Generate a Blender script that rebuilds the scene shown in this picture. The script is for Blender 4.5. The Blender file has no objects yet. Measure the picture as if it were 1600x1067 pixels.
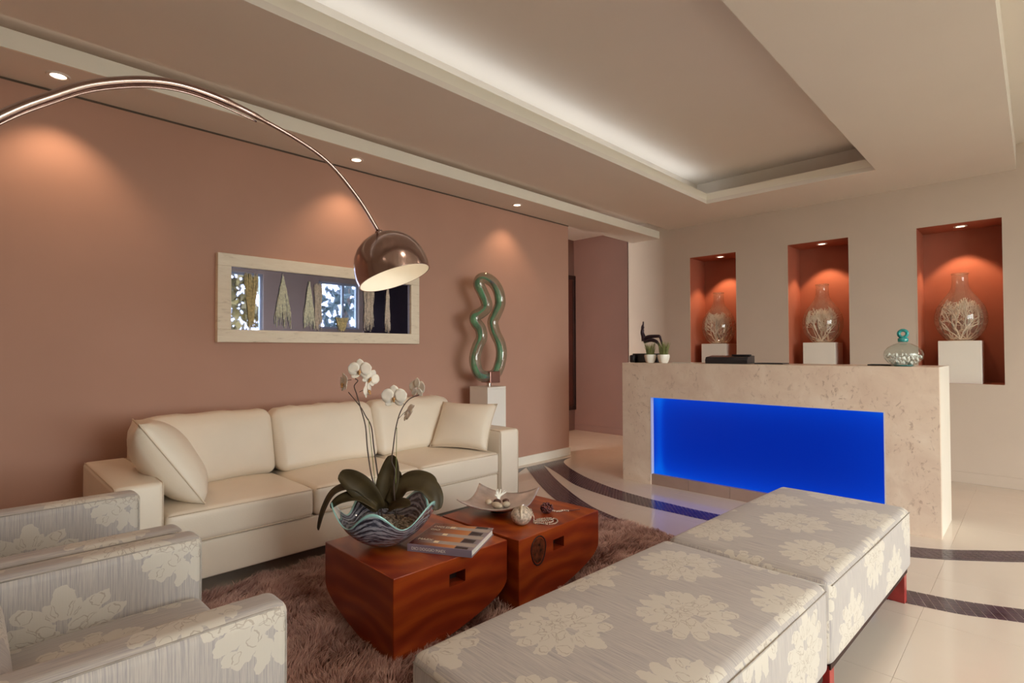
import bpy, math, random
import numpy as np
from mathutils import Vector, Matrix, Euler

random.seed(7); rng = np.random.default_rng(7)
PI = math.pi
S = bpy.context.scene
C = S.collection

# ------------------------------------------------------------------ camera
cam_data = bpy.data.cameras.new('camera'); cam = bpy.data.objects.new('camera', cam_data); C.objects.link(cam)
cam_data.sensor_width = 36; cam_data.lens = 839.5/1600*36; cam_data.clip_start = 0.02
yaw, pitch, roll = math.radians(44.42), math.radians(1.048), math.radians(-0.173)
fw = Vector((math.cos(yaw)*math.cos(pitch), math.sin(yaw)*math.cos(pitch), math.sin(pitch)))
rt = Vector((math.sin(yaw), -math.cos(yaw), 0)); up = rt.cross(fw)
r2 = math.cos(roll)*rt + math.sin(roll)*up; u2 = -math.sin(roll)*rt + math.cos(roll)*up
M = Matrix((r2, u2, -fw)).transposed().to_4x4(); M.translation = Vector((0, 0, 1.2))
cam.matrix_world = M
S.camera = cam

# ------------------------------------------------------------------ view and world
S.view_settings.view_transform = 'Standard'; S.view_settings.look = 'None'
S.view_settings.gamma = 1.0; S.view_settings.use_curve_mapping = False
S.view_settings.exposure = 0.24
S.cycles.use_denoising = True
S.cycles.max_bounces = 8; S.cycles.diffuse_bounces = 5; S.cycles.glossy_bounces = 4
S.cycles.transparent_max_bounces = 16; S.cycles.transmission_bounces = 8
S.cycles.caustics_reflective = False; S.cycles.caustics_refractive = False
S.cycles.sample_clamp_indirect = 4.0; S.cycles.blur_glossy = 0.5
W = bpy.data.worlds.new('sky'); S.world = W; W.use_nodes = True
bg = W.node_tree.nodes['Background']; bg.inputs['Color'].default_value = (0.95, 0.96, 0.90, 1); bg.inputs['Strength'].default_value = 11.0

def light(name, kind, loc, energy, color, rot=None, look=None, parent=None, **kw):
    d = bpy.data.lights.new(name, kind); d.energy = energy; d.color = color
    for k, v in kw.items(): setattr(d, k, v)
    o = bpy.data.objects.new(name, d); C.objects.link(o); o.location = loc
    if rot: o.rotation_euler = rot
    if look:
        o.rotation_euler = (Vector(look)-Vector(loc)).to_track_quat('-Z', 'Y').to_euler()
    if parent: o.parent = parent
    return o
WARM = (1.0, 0.66, 0.41)
# wall-washing lamps of the soffit over the left wall
for lx, e in ((-3.2, 12), (-1.42, 14), (0.334, 15), (2.081, 12), (3.86, 10)):
    light('downlight_lamp', 'SPOT', (lx, 3.68, 2.64), e, WARM, look=(lx, 3.70, 1.2), spot_size=math.radians(104), spot_blend=0.7, shadow_soft_size=0.03)
# niche lamps
for ly, e in ((0.508, 20), (1.672, 20), (2.795, 20)):
    light('niche_lamp', 'SPOT', (6.54, ly, 2.34), e, (1.0, 0.60, 0.34), look=(6.60, ly-.02, 1.2), spot_size=math.radians(86), spot_blend=0.35, shadow_soft_size=0.02)
# cove strips hidden behind the ceiling lips
light('cove_strip', 'AREA', (1.7, 2.605, 2.805), 5, (0.86, 0.95, 1.0), rot=(PI, 0, 0), shape='RECTANGLE', size=7.4, size_y=0.16)
light('cove_strip', 'AREA', (1.7, 3.64, 2.79), 1.5, (1.0, 0.80, 0.62), rot=(PI, 0, 0), shape='RECTANGLE', size=9.0, size_y=0.06)
# warm fill spots added under the ceiling without fixtures, and the hall lamp
for p, e in (((-1.0, 0.5, 2.74), 14), ((1.2, -1.6, 2.96), 40), ((4.3, -1.6, 2.96), 45), ((1.4, 0.55, 2.74), 26), ((3.4, 0.55, 2.74), 14)):
    light('warm_fill_spot', 'SPOT', p, e, (1.0, 0.80, 0.62), rot=(0, 0, 0), spot_size=math.radians(150), spot_blend=0.8, shadow_soft_size=0.08)
light('hall_lamp', 'SPOT', (5.6, 4.2, 2.88), 60, (1.0, 0.55, 0.30), rot=(0, 0, 0), spot_size=math.radians(62), spot_blend=0.8, shadow_soft_size=0.06)
# daylight enters through the glazing: portals guide the sky light
for x0, x1, z0, z1 in ((0.4, 4.15, 0.0, 2.75), (5.35, 6.2, 1.75, 2.7)):
    o = light('window_portal', 'AREA', ((x0+x1)/2, -3.22, (z0+z1)/2), 1, (1, 1, 1), rot=(PI/2, 0, PI), shape='RECTANGLE', size=x1-x0, size_y=z1-z0)
    o.rotation_euler = Vector((0, 1, 0)).to_track_quat('-Z', 'Z').to_euler()
    o.data.cycles.is_portal = True

# ------------------------------------------------------------------ material helpers
class NT:
    def __init__(s, m): s.t = m.node_tree; s.n = s.t.nodes; s.l = s.t.links
    def new(s, typ, **kw):
        n = s.n.new(typ)
        for k, v in kw.items(): setattr(n, k, v)
        return n
    def put(s, sock, v):
        if isinstance(v, bpy.types.NodeSocket): s.l.new(v, sock)
        elif v is not None:
            if hasattr(sock.default_value, '__len__') and not hasattr(v, '__len__'): v = (v,)*len(sock.default_value)
            if hasattr(v, '__len__') and len(sock.default_value) == 4 and len(v) == 3: v = (*v, 1)
            sock.default_value = v
    def math(s, op, a, b=None, c=None):
        n = s.new('ShaderNodeMath', operation=op); s.put(n.inputs[0], a)
        if b is not None: s.put(n.inputs[1], b)
        if c is not None: s.put(n.inputs[2], c)
        return n.outputs[0]
    def mix(s, f, a, b):
        n = s.new('ShaderNodeMix', data_type='RGBA'); s.put(n.inputs[0], f); s.put(n.inputs[6], a); s.put(n.inputs[7], b); return n.outputs[2]
    def ramp(s, f, stops):
        n = s.new('ShaderNodeValToRGB'); s.put(n.inputs[0], f); e = n.color_ramp.elements
        while len(e) < len(stops): e.new(0.5)
        for el, (p, c) in zip(e, stops): el.position = p; el.color = (*c, 1) if len(c) == 3 else c
        return n.outputs[0]
    def noise(s, vec, scale, detail=3, rough=.5, dist=0):
        n = s.new('ShaderNodeTexNoise'); s.put(n.inputs['Vector'], vec); n.inputs['Scale'].default_value = scale
        n.inputs['Detail'].default_value = detail; n.inputs['Roughness'].default_value = rough; n.inputs['Distortion'].default_value = dist
        return n.outputs[0]
    def mapping(s, vec, loc=(0,0,0), rot=(0,0,0), sc=(1,1,1), typ='POINT'):
        n = s.new('ShaderNodeMapping', vector_type=typ); s.put(n.inputs[0], vec)
        n.inputs[1].default_value = loc; n.inputs[2].default_value = rot; n.inputs[3].default_value = sc
        return n.outputs[0]
    def coord(s, which='Object'): return s.new('ShaderNodeTexCoord').outputs[which]
    def bump(s, h, strength, dist=.01):
        n = s.new('ShaderNodeBump'); s.put(n.inputs['Height'], h); n.inputs['Strength'].default_value = strength; n.inputs['Distance'].default_value = dist
        return n.outputs[0]

def new_mat(name):
    m = bpy.data.materials.new(name); m.use_nodes = True
    k = NT(m); b = k.n['Principled BSDF']
    return m, k, b
def mat(name, col, rough=.5, metal=0, var=.06, scale=6, bump=0, bscale=80, spec=.5, coat=0, trans=0, emit=None, es=1, aniso=0):
    m, k, b = new_mat(name)
    co = k.coord()
    if var:
        n = k.noise(co, scale, 4)
        c2 = tuple(max(0, c*(1-var*2)) for c in col); c1 = tuple(min(1, c*(1+var)) for c in col)
        k.put(b.inputs['Base Color'], k.ramp(n, [(0.3, c2), (0.7, c1)]))
    else: k.put(b.inputs['Base Color'], col)
    b.inputs['Roughness'].default_value = rough; b.inputs['Metallic'].default_value = metal
    b.inputs['Specular IOR Level'].default_value = spec; b.inputs['Coat Weight'].default_value = coat
    b.inputs['Coat Roughness'].default_value = .05
    b.inputs['Transmission Weight'].default_value = trans
    b.inputs['Anisotropic'].default_value = aniso
    if bump: k.put(b.inputs['Normal'], k.bump(k.noise(co, bscale, 3), bump, .004))
    if emit: k.put(b.inputs['Emission Color'], emit); b.inputs['Emission Strength'].default_value = es
    return m

MT = {}
MT['wall_taupe'] = mat('taupe_paint', (0.50, 0.285, 0.215), .75, var=.02, scale=2, bump=.03, bscale=200)
MT['wall_beige'] = mat('beige_paint', (0.60, 0.50, 0.42), .75, var=.02, scale=2, bump=.03, bscale=200)
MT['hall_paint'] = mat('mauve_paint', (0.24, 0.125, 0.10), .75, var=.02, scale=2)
MT['ceiling'] = mat('ceiling_paint', (0.80, 0.735, 0.675), .85, var=.015, scale=1)
MT['trim_daylit_lip'] = mat('cream_trim_daylit_lip', (0.90, 0.85, 0.76), .45, var=.01)  # trim colour, lightened to carry the daylight on the ceiling lips
MT['terracotta'] = mat('terracotta_paint', (0.42, 0.135, 0.08), .7, var=.03, scale=4)
MT['leather'] = mat('ivory_leather', (0.82, 0.72, 0.60), .42, var=.025, scale=3, bump=.10, bscale=160)
MT['piping'] = mat('ivory_piping', (0.72, 0.60, 0.47), .5, var=.02)
MT['seam'] = mat('dark_seam', (0.10, 0.07, 0.05), .8)
MT['white_lacquer'] = mat('white_lacquer', (0.84, 0.79, 0.72), .3, var=.01)
MT['cream_panel'] = mat('cream_panel', (0.80, 0.74, 0.65), .3, var=.01)
MT['steel'] = mat('brushed_steel', (0.44, 0.32, 0.29), .17, 1, var=.04, scale=30)
MT['chrome'] = mat('polished_steel', (0.62, 0.56, 0.52), .14, 1, var=0)
MT['shade_in'] = mat('white_enamel', (0.95, 0.90, 0.80), .5, var=0)
MT['black'] = mat('black_plastic', (0.02, 0.018, 0.022), .3, var=0)
MT['bronze'] = mat('dark_bronze', (0.05, 0.03, 0.04), .4, .6, var=.1)
MT['paper'] = mat('book_pages', (0.82, 0.78, 0.70), .8, var=.05, scale=60)
MT['white_ceramic'] = mat('white_ceramic', (0.86, 0.82, 0.74), .25, var=.01)
MT['grass'] = mat('grass_green', (0.22, 0.24, 0.07), .6, var=.2, scale=30)
MT['red_wood'] = mat('red_lacquered_wood', (0.34, 0.035, 0.03), .3, var=.15, scale=12)
MT['darkwood'] = mat('dark_wood', (0.035, 0.014, 0.012), .5, spec=.25, var=.2, scale=8)
MT['leaf'] = mat('orchid_leaf', (0.060, 0.042, 0.018), .5, spec=.25, var=.2, scale=12)
MT['stem'] = mat('orchid_stem', (0.07, 0.04, 0.03), .5, var=.2, scale=30)
MT['petal'] = mat('orchid_petal', (0.86, 0.80, 0.72), .55, var=.03, scale=40)
MT['petal'].node_tree.nodes['Principled BSDF'].inputs['Subsurface Weight'].default_value = .5
MT['petal'].node_tree.nodes['Principled BSDF'].inputs['Subsurface Radius'].default_value = (.02, .018, .015)
MT['lip'] = mat('orchid_lip', (0.55, 0.28, 0.10), .5, var=.2, scale=60)
MT['gravel'] = mat('gravel', (0.42, 0.33, 0.25), .8, var=.3, scale=90, bump=.5)
MT['shell'] = mat('shell_cream', (0.72, 0.60, 0.46), .45, var=.12, scale=50)
MT['husk'] = mat('dark_husk', (0.12, 0.05, 0.035), .6, var=.3, scale=60)
MT['pebble'] = mat('white_pebble', (0.86, 0.80, 0.76), .5, var=.06, scale=40)
MT['coral'] = mat('bleached_coral', (1.0, 0.95, 0.86), .6, var=.03, scale=40)
MT['bead'] = mat('pearl_bead', (0.66, 0.52, 0.42), .2, .3, var=.1, scale=90)
MT['darkbead'] = mat('dark_bead', (0.16, 0.05, 0.05), .25, .2, var=.2, scale=90)
MT['grout'] = mat('mosaic_grout', (0.50, 0.42, 0.38), .7, var=.03)
MT['kick'] = mat('kick_tile', (0.36, 0.24, 0.20), .2, var=.05, scale=5)
MT['window_frame'] = mat('window_frame', (0.50, 0.58, 0.66), .4, var=.01)
MT['foliage_gold'] = mat('foliage_golden', (0.17, 0.12, 0.025), .7, var=.3, scale=3)
MT['foliage_green'] = mat('foliage_green', (0.014, 0.030, 0.026), .7, var=.3, scale=3)
MT['bark'] = mat('bark', (0.10, 0.07, 0.05), .9, var=.2, scale=10)
MT['ground'] = mat('garden_ground', (0.16, 0.15, 0.09), .9, var=.2, scale=2)
MT['bulb'] = mat('lamp_glow', (1, 1, 1), .5, var=0, emit=(1.0, 0.80, 0.62), es=4)
MT['soft_bulb'] = mat('frosted_bulb', (.95, .9, .8), .5, var=0, emit=(1.0, 0.84, 0.66), es=.6)
MT['silver'] = mat('silver_plate', (0.74, 0.66, 0.63), .42, .7, var=.12, scale=14)
MT['cover'] = mat('book_cover', (0.30, 0.22, 0.25), .3, var=.08, scale=10)

def glass_thin(name, tint, gloss=.10, veil=None, veil_w=0):
    m, k, b = new_mat(name); k.n.remove(b)
    out = k.n['Material Output']
    tr = k.new('ShaderNodeBsdfTransparent'); k.put(tr.inputs[0], tint)
    gl = k.new('ShaderNodeBsdfGlossy'); gl.inputs['Roughness'].default_value = .03
    lw = k.new('ShaderNodeLayerWeight'); lw.inputs[0].default_value = .35
    f = k.math('MULTIPLY_ADD', k.math('POWER', lw.outputs['Facing'], 2.2), .75, gloss)
    mx = k.new('ShaderNodeMixShader'); k.put(mx.inputs[0], f); k.l.new(tr.outputs[0], mx.inputs[1]); k.l.new(gl.outputs[0], mx.inputs[2])
    last = mx
    if veil:
        df = k.new('ShaderNodeBsdfDiffuse'); k.put(df.inputs[0], veil)
        m2 = k.new('ShaderNodeMixShader'); m2.inputs[0].default_value = veil_w
        k.l.new(mx.outputs[0], m2.inputs[1]); k.l.new(df.outputs[0], m2.inputs[2]); last = m2
    k.l.new(last.outputs[0], out.inputs[0])
    return m
MT['glass'] = glass_thin('clear_glass', (0.86, 0.82, 0.76))
MT['vase_glass'] = glass_thin('smoky_vase_glass', (0.88, 0.84, 0.78), .07, (0.75, 0.64, 0.54), .10)
MT['aqua_glass'] = glass_thin('pale_aqua_glass', (0.90, 0.96, 0.95), .05)
MT['pane'] = glass_thin('window_pane', (0.97, 0.99, 1.0), .02)
MT['turquoise'] = mat('turquoise_glass', (0.03, 0.42, 0.42), .08, var=.25, scale=25, trans=.35, coat=.5)
MT['sculpt_out'] = glass_thin('smoke_green_glass', (0.78, 0.75, 0.64), .12, (0.40, 0.36, 0.28), .25)
MT['sculpt_in'] = mat('emerald_glass', (0.0, 0.58, 0.34), .08, var=.45, scale=7, coat=1)

def wood_mat(name, flip=False):
    m, k, b = new_mat(name)
    co = k.coord('UV')
    v = k.mapping(co, sc=(1.0, 4.2, 1))
    n = k.noise(v, 1.3, 3, .5, 1.0)
    n2 = k.noise(k.mapping(co, sc=(1, 2.6, 1)), 1.7, 2, .45, 1.2)
    w = k.new('ShaderNodeTexWave', wave_type='RINGS', rings_direction='SPHERICAL'); k.put(w.inputs[0], k.mapping(co, loc=(-.35, .25, 0), sc=(1, 1.6, 1)))
    w.inputs['Scale'].default_value = 2.6; w.inputs['Distortion'].default_value = 5; w.inputs['Detail'].default_value = 2; w.inputs['Detail Scale'].default_value = 1.0
    f = k.math('ADD', k.math('ADD', k.math('MULTIPLY', n, .42), k.math('MULTIPLY', n2, .48)), k.math('MULTIPLY', w.outputs[1], .10))
    col = k.ramp(f, [(0.30, (0.16, 0.014, 0.004)), (0.44, (0.28, 0.034, 0.007)), (0.56, (0.44, 0.080, 0.011)), (0.72, (0.64, 0.165, 0.020))])
    fine = k.noise(k.mapping(co, sc=(4, 60, 1)), 3, 4)
    col = k.mix(k.math('MULTIPLY', fine, .35), col, (0.12, 0.012, 0.004))
    k.put(b.inputs['Base Color'], col); b.inputs['Roughness'].default_value = .30; b.inputs['Specular IOR Level'].default_value = .35
    b.inputs['Coat Weight'].default_value = .15; b.inputs['Coat Roughness'].default_value = .12
    return m
MT['wood'] = wood_mat('red_brown_hardwood')

def marble_mat():
    m, k, b = new_mat('cream_marble')
    co = k.coord()
    n = k.noise(co, 5, 6, .6, .5)
    base = k.ramp(n, [(.35, (0.70, 0.545, 0.44)), (.55, (0.76, 0.615, 0.50)), (.7, (0.81, 0.68, 0.57))])
    v = k.noise(k.mapping(co, sc=(1, 1, .7)), 26, 5, .7, .8)
    sp = k.ramp(v, [(.56, (0, 0, 0)), (.64, (1, 1, 1))])
    area = k.ramp(k.noise(co, 2.2, 2), [(.42, (.15, .15, .15)), (.62, (.9, .9, .9))])
    f = k.math('MULTIPLY', sp, area)
    k.put(b.inputs['Base Color'], k.mix(k.math('MULTIPLY', f, .8), base, (0.38, 0.25, 0.19)))
    b.inputs['Roughness'].default_value = .3
    return m
MT['marble'] = marble_mat()

def tile_mat():
    m, k, b = new_mat('polished_cream_tile')
    oi = k.new('ShaderNodeObjectInfo')
    co = k.new('ShaderNodeNewGeometry').outputs['Position']
    n = k.noise(co, 1.3, 4, .55)
    c = k.ramp(n, [(.3, (0.65, 0.56, 0.48)), (.7, (0.70, 0.61, 0.53))])
    k.put(b.inputs['Base Color'], k.mix(k.math('MULTIPLY', oi.outputs['Random'], .12), c, (0.60, 0.50, 0.41)))
    b.inputs['Roughness'].default_value = .13; b.inputs['Specular IOR Level'].default_value = .6
    return m
MT['tile'] = tile_mat()
def mosaic_mat():
    m, k, b = new_mat('dark_glass_mosaic')
    co = k.new('ShaderNodeNewGeometry').outputs['Position']
    v = k.new('ShaderNodeTexVoronoi'); k.put(v.inputs['Vector'], co); v.inputs['Scale'].default_value = 34
    sep = k.new('ShaderNodeSeparateColor'); k.l.new(v.outputs['Color'], sep.inputs[0])
    k.put(b.inputs['Base Color'], k.ramp(sep.outputs[0], [(0, (0.035, 0.018, 0.030)), (1, (0.085, 0.048, 0.070))]))
    b.inputs['Roughness'].default_value = .16
    return m
MT['mosaic'] = mosaic_mat()

def rug_mat():
    m, k, b = new_mat('taupe_shag_yarn')
    at = k.new('ShaderNodeAttribute', attribute_name='tip')
    n = k.noise(k.new('ShaderNodeNewGeometry').outputs['Position'], 9, 3)
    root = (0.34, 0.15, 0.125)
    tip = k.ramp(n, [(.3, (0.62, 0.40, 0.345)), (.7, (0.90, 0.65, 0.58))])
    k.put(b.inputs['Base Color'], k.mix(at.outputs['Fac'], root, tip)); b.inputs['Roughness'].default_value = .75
    b.inputs['Specular IOR Level'].default_value = .25
    return m
MT['shag'] = rug_mat()

def swirl_mat():
    m, k, b = new_mat('swirled_art_glass')
    co = k.coord()
    at = k.new('ShaderNodeAttribute', attribute_name='rim')
    w = k.new('ShaderNodeTexWave', wave_type='BANDS', bands_direction='Z')
    rimz = k.new('ShaderNodeAttribute', attribute_name='vcoord')
    cc = k.new('ShaderNodeCombineXYZ'); sp = k.new('ShaderNodeSeparateXYZ'); k.put(sp.inputs[0], co)
    k.put(cc.inputs[0], k.math('MULTIPLY', sp.outputs[0], .6)); k.put(cc.inputs[1], k.math('MULTIPLY', sp.outputs[1], .6)); k.put(cc.inputs[2], k.math('MULTIPLY', rimz.outputs['Fac'], .22))
    k.put(w.inputs[0], cc.outputs[0]); w.inputs['Scale'].default_value = 14; w.inputs['Distortion'].default_value = 5; w.inputs['Detail'].default_value = 4; w.inputs['Detail Scale'].default_value = 3.2
    n = k.noise(k.mapping(cc.outputs[0], sc=(2.6, 2.6, 26)), 7, 4, .6, .8)
    f = k.math('ADD', k.math('MULTIPLY', w.outputs[1], .22), k.math('MULTIPLY', n, .80))
    c = k.ramp(f, [(.38, (0.015, 0.018, 0.03)), (.47, (0.09, 0.09, 0.12)), (.56, (0.26, 0.26, 0.31)), (.75, (0.46, 0.46, 0.48))])
    foot = k.ramp(rimz.outputs['Fac'], [(.10, (1, 1, 1)), (.26, (0, 0, 0))])
    big = k.ramp(k.noise(co, 11, 1), [(.45, (0, 0, 0)), (.52, (1, 1, 1))])
    c = k.mix(k.math('MULTIPLY', foot, big), c, (0.04, 0.33, 0.38))
    rf = k.ramp(at.outputs['Fac'], [(.94, (0, 0, 0)), (.97, (1, 1, 1))])
    c = k.mix(rf, c, (0.30, 0.55, 0.52))
    k.put(b.inputs['Base Color'], c); b.inputs['Roughness'].default_value = .07; b.inputs['Coat Weight'].default_value = .6
    return m
MT['swirl'] = swirl_mat()

def frame_mat():
    m, k, b = new_mat('distressed_cream_wood')
    co = k.coord()
    n = k.noise(k.mapping(co, sc=(3, 3, 14)), 3, 6, .65, .6)
    k.put(b.inputs['Base Color'], k.ramp(n, [(.24, (0.56, 0.47, 0.36)), (.42, (0.80, 0.70, 0.56)), (.8, (0.87, 0.78, 0.64))])); b.inputs['Roughness'].default_value = .5
    return m
MT['frame'] = frame_mat()
def mirror_mat():
    m, k, b = new_mat('dark_blue_mirror_glass')
    k.put(b.inputs['Base Color'], (0.50, 0.58, 0.95)); b.inputs['Metallic'].default_value = 1; b.inputs['Roughness'].default_value = .02
    return m
MT['mirror'] = mirror_mat()
def blue_mat():
    m, k, b = new_mat('backlit_blue_panel')
    co = k.coord('Generated'); sp = k.new('ShaderNodeSeparateXYZ'); k.put(sp.inputs[0], co)
    y = sp.outputs[1]; z = sp.outputs[2]
    # lamps sit along the left end and along the bottom and top edges behind the diffuser
    ex = k.math('MULTIPLY', k.math('POWER', k.math('ABSOLUTE', k.math('SUBTRACT', y, .5)), 4), 5)
    ez = k.math('MULTIPLY', k.math('POWER', k.math('ABSOLUTE', k.math('SUBTRACT', z, .52)), 3), 4.5)
    st = k.math('MULTIPLY', k.math('EXPONENT', k.math('MULTIPLY', k.math('POWER', k.math('SUBTRACT', y, .963), 2), -1800)), .45)
    f = k.math('ADD', k.math('ADD', ex, ez), st)
    col = k.ramp(f, [(0, (0.0, 0.016, 0.30)), (.5, (0.0, 0.035, 0.47)), (1, (0.0, 0.10, 0.68))])
    k.put(b.inputs['Base Color'], (0.0, 0.004, 0.03)); b.inputs['Specular IOR Level'].default_value = .15; b.inputs['Roughness'].default_value = .3
    k.put(b.inputs['Emission Color'], col); b.inputs['Emission Strength'].default_value = .95
    return m
MT['blue'] = blue_mat()

def damask(name, ground, figure, line, seed=0):
    """Woven damask: mirrored palmettes of petals on silk with a streaky weave, drawn with nodes in metres of UV."""
    m, k, b = new_mat(name)
    uv = k.coord('UV')
    w, h = 0.31, 0.40
    sp = k.new('ShaderNodeSeparateXYZ'); k.put(sp.inputs[0], uv)
    wob = k.noise(uv, 34, 2, .6); wob2 = k.noise(k.mapping(uv, loc=(3, 5, 0)), 34, 2, .6)
    U = k.math('ADD', sp.outputs[0], k.math('MULTIPLY_ADD', wob, .028, -.014))
    V = k.math('ADD', sp.outputs[1], k.math('MULTIPLY_ADD', wob2, .028, -.014))
    col = k.math('FLOOR', k.math('DIVIDE', U, w))
    fx = k.math('MULTIPLY', k.math('SUBTRACT', k.math('FRACT', k.math('DIVIDE', U, w)), .5), w)
    half = k.math('MULTIPLY', k.math('PINGPONG', col, 1), .5)
    fy = k.math('MULTIPLY', k.math('SUBTRACT', k.math('FRACT', k.math('ADD', k.math('DIVIDE', V, h), half)), .5), h)
    ax = k.math('ABSOLUTE', fx)
    cc = k.new('ShaderNodeCombineXYZ'); k.put(cc.inputs[0], ax); k.put(cc.inputs[1], fy); P = k.mapping(cc.outputs[0], sc=(1.16, 1.16, 1))
    petals = [  # x, y, tilt from upright (deg, clockwise), half width, half length
        (0, .125, 0, .026, .055), (.030, .100, 25, .014, .032), (.062, .078, 42, .024, .062), (.098, .108, 60, .020, .026),
        (.098, .045, 66, .022, .056), (.142, .062, 80, .018, .022), (.108, .004, 92, .022, .050), (.150, -.004, 120, .018, .024),
        (.098, -.042, 118, .022, .052), (.068, -.084, 146, .020, .050), (.104, -.092, 100, .016, .022), (.024, -.108, 172, .020, .046),
        (.034, .028, 36, .020, .042), (.050, -.010, 84, .018, .040), (.032, -.048, 138, .018, .038), (0, -.008, 0, .022, .034)]
    mask = None; edge = None
    for (x, y, a, hw, hl) in petals:
        hw *= 1.18; hl *= 1.04
        q = k.mapping(P, loc=(x, y, 0), rot=(0, 0, -math.radians(a)), sc=(hw, hl, 1), typ='TEXTURE')
        ln = k.new('ShaderNodeVectorMath', operation='LENGTH'); k.put(ln.inputs[0], q)
        d = k.math('MULTIPLY', k.math('SUBTRACT', ln.outputs['Value'], 1), hw)
        mask = d if mask is None else k.math('MINIMUM', mask, d)
        e = k.math('ABSOLUTE', k.math('ADD', d, .0012))
        edge = e if edge is None else k.math('MINIMUM', edge, e)
    inside = k.math('LESS_THAN', mask, 0)
    vein = k.math('MULTIPLY', k.math('LESS_THAN', edge, .0011), k.math('LESS_THAN', mask, -.0042))
    streak = k.noise(k.mapping(uv, sc=(330, 7, 1)), 1.0, 3, .7)
    gcol = k.mix(k.ramp(streak, [(.40, (0, 0, 0)), (.66, (1, 1, 1))]), ground, (ground[0]*.66, ground[1]*.66, ground[2]*.74))
    fcol = k.mix(k.math('MULTIPLY', streak, .25), figure, tuple(c*.8 for c in figure))
    c = k.mix(inside, gcol, fcol); c = k.mix(k.math('MULTIPLY', vein, .75), c, line)
    k.put(b.inputs['Base Color'], c); b.inputs['Roughness'].default_value = .55; b.inputs['Sheen Weight'].default_value = .15
    k.put(b.inputs['Normal'], k.bump(k.math('ADD', k.math('MULTIPLY', inside, .6), k.math('MULTIPLY', streak, .5)), .25, .002))
    return m
MT['damask'] = damask('silver_grey_damask', (0.50, 0.455, 0.42), (0.60, 0.55, 0.485), (0.38, 0.32, 0.27))
MT['damask_pipe'] = mat('grey_piping', (0.42, 0.38, 0.34), .6, var=.1, scale=40)

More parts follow.
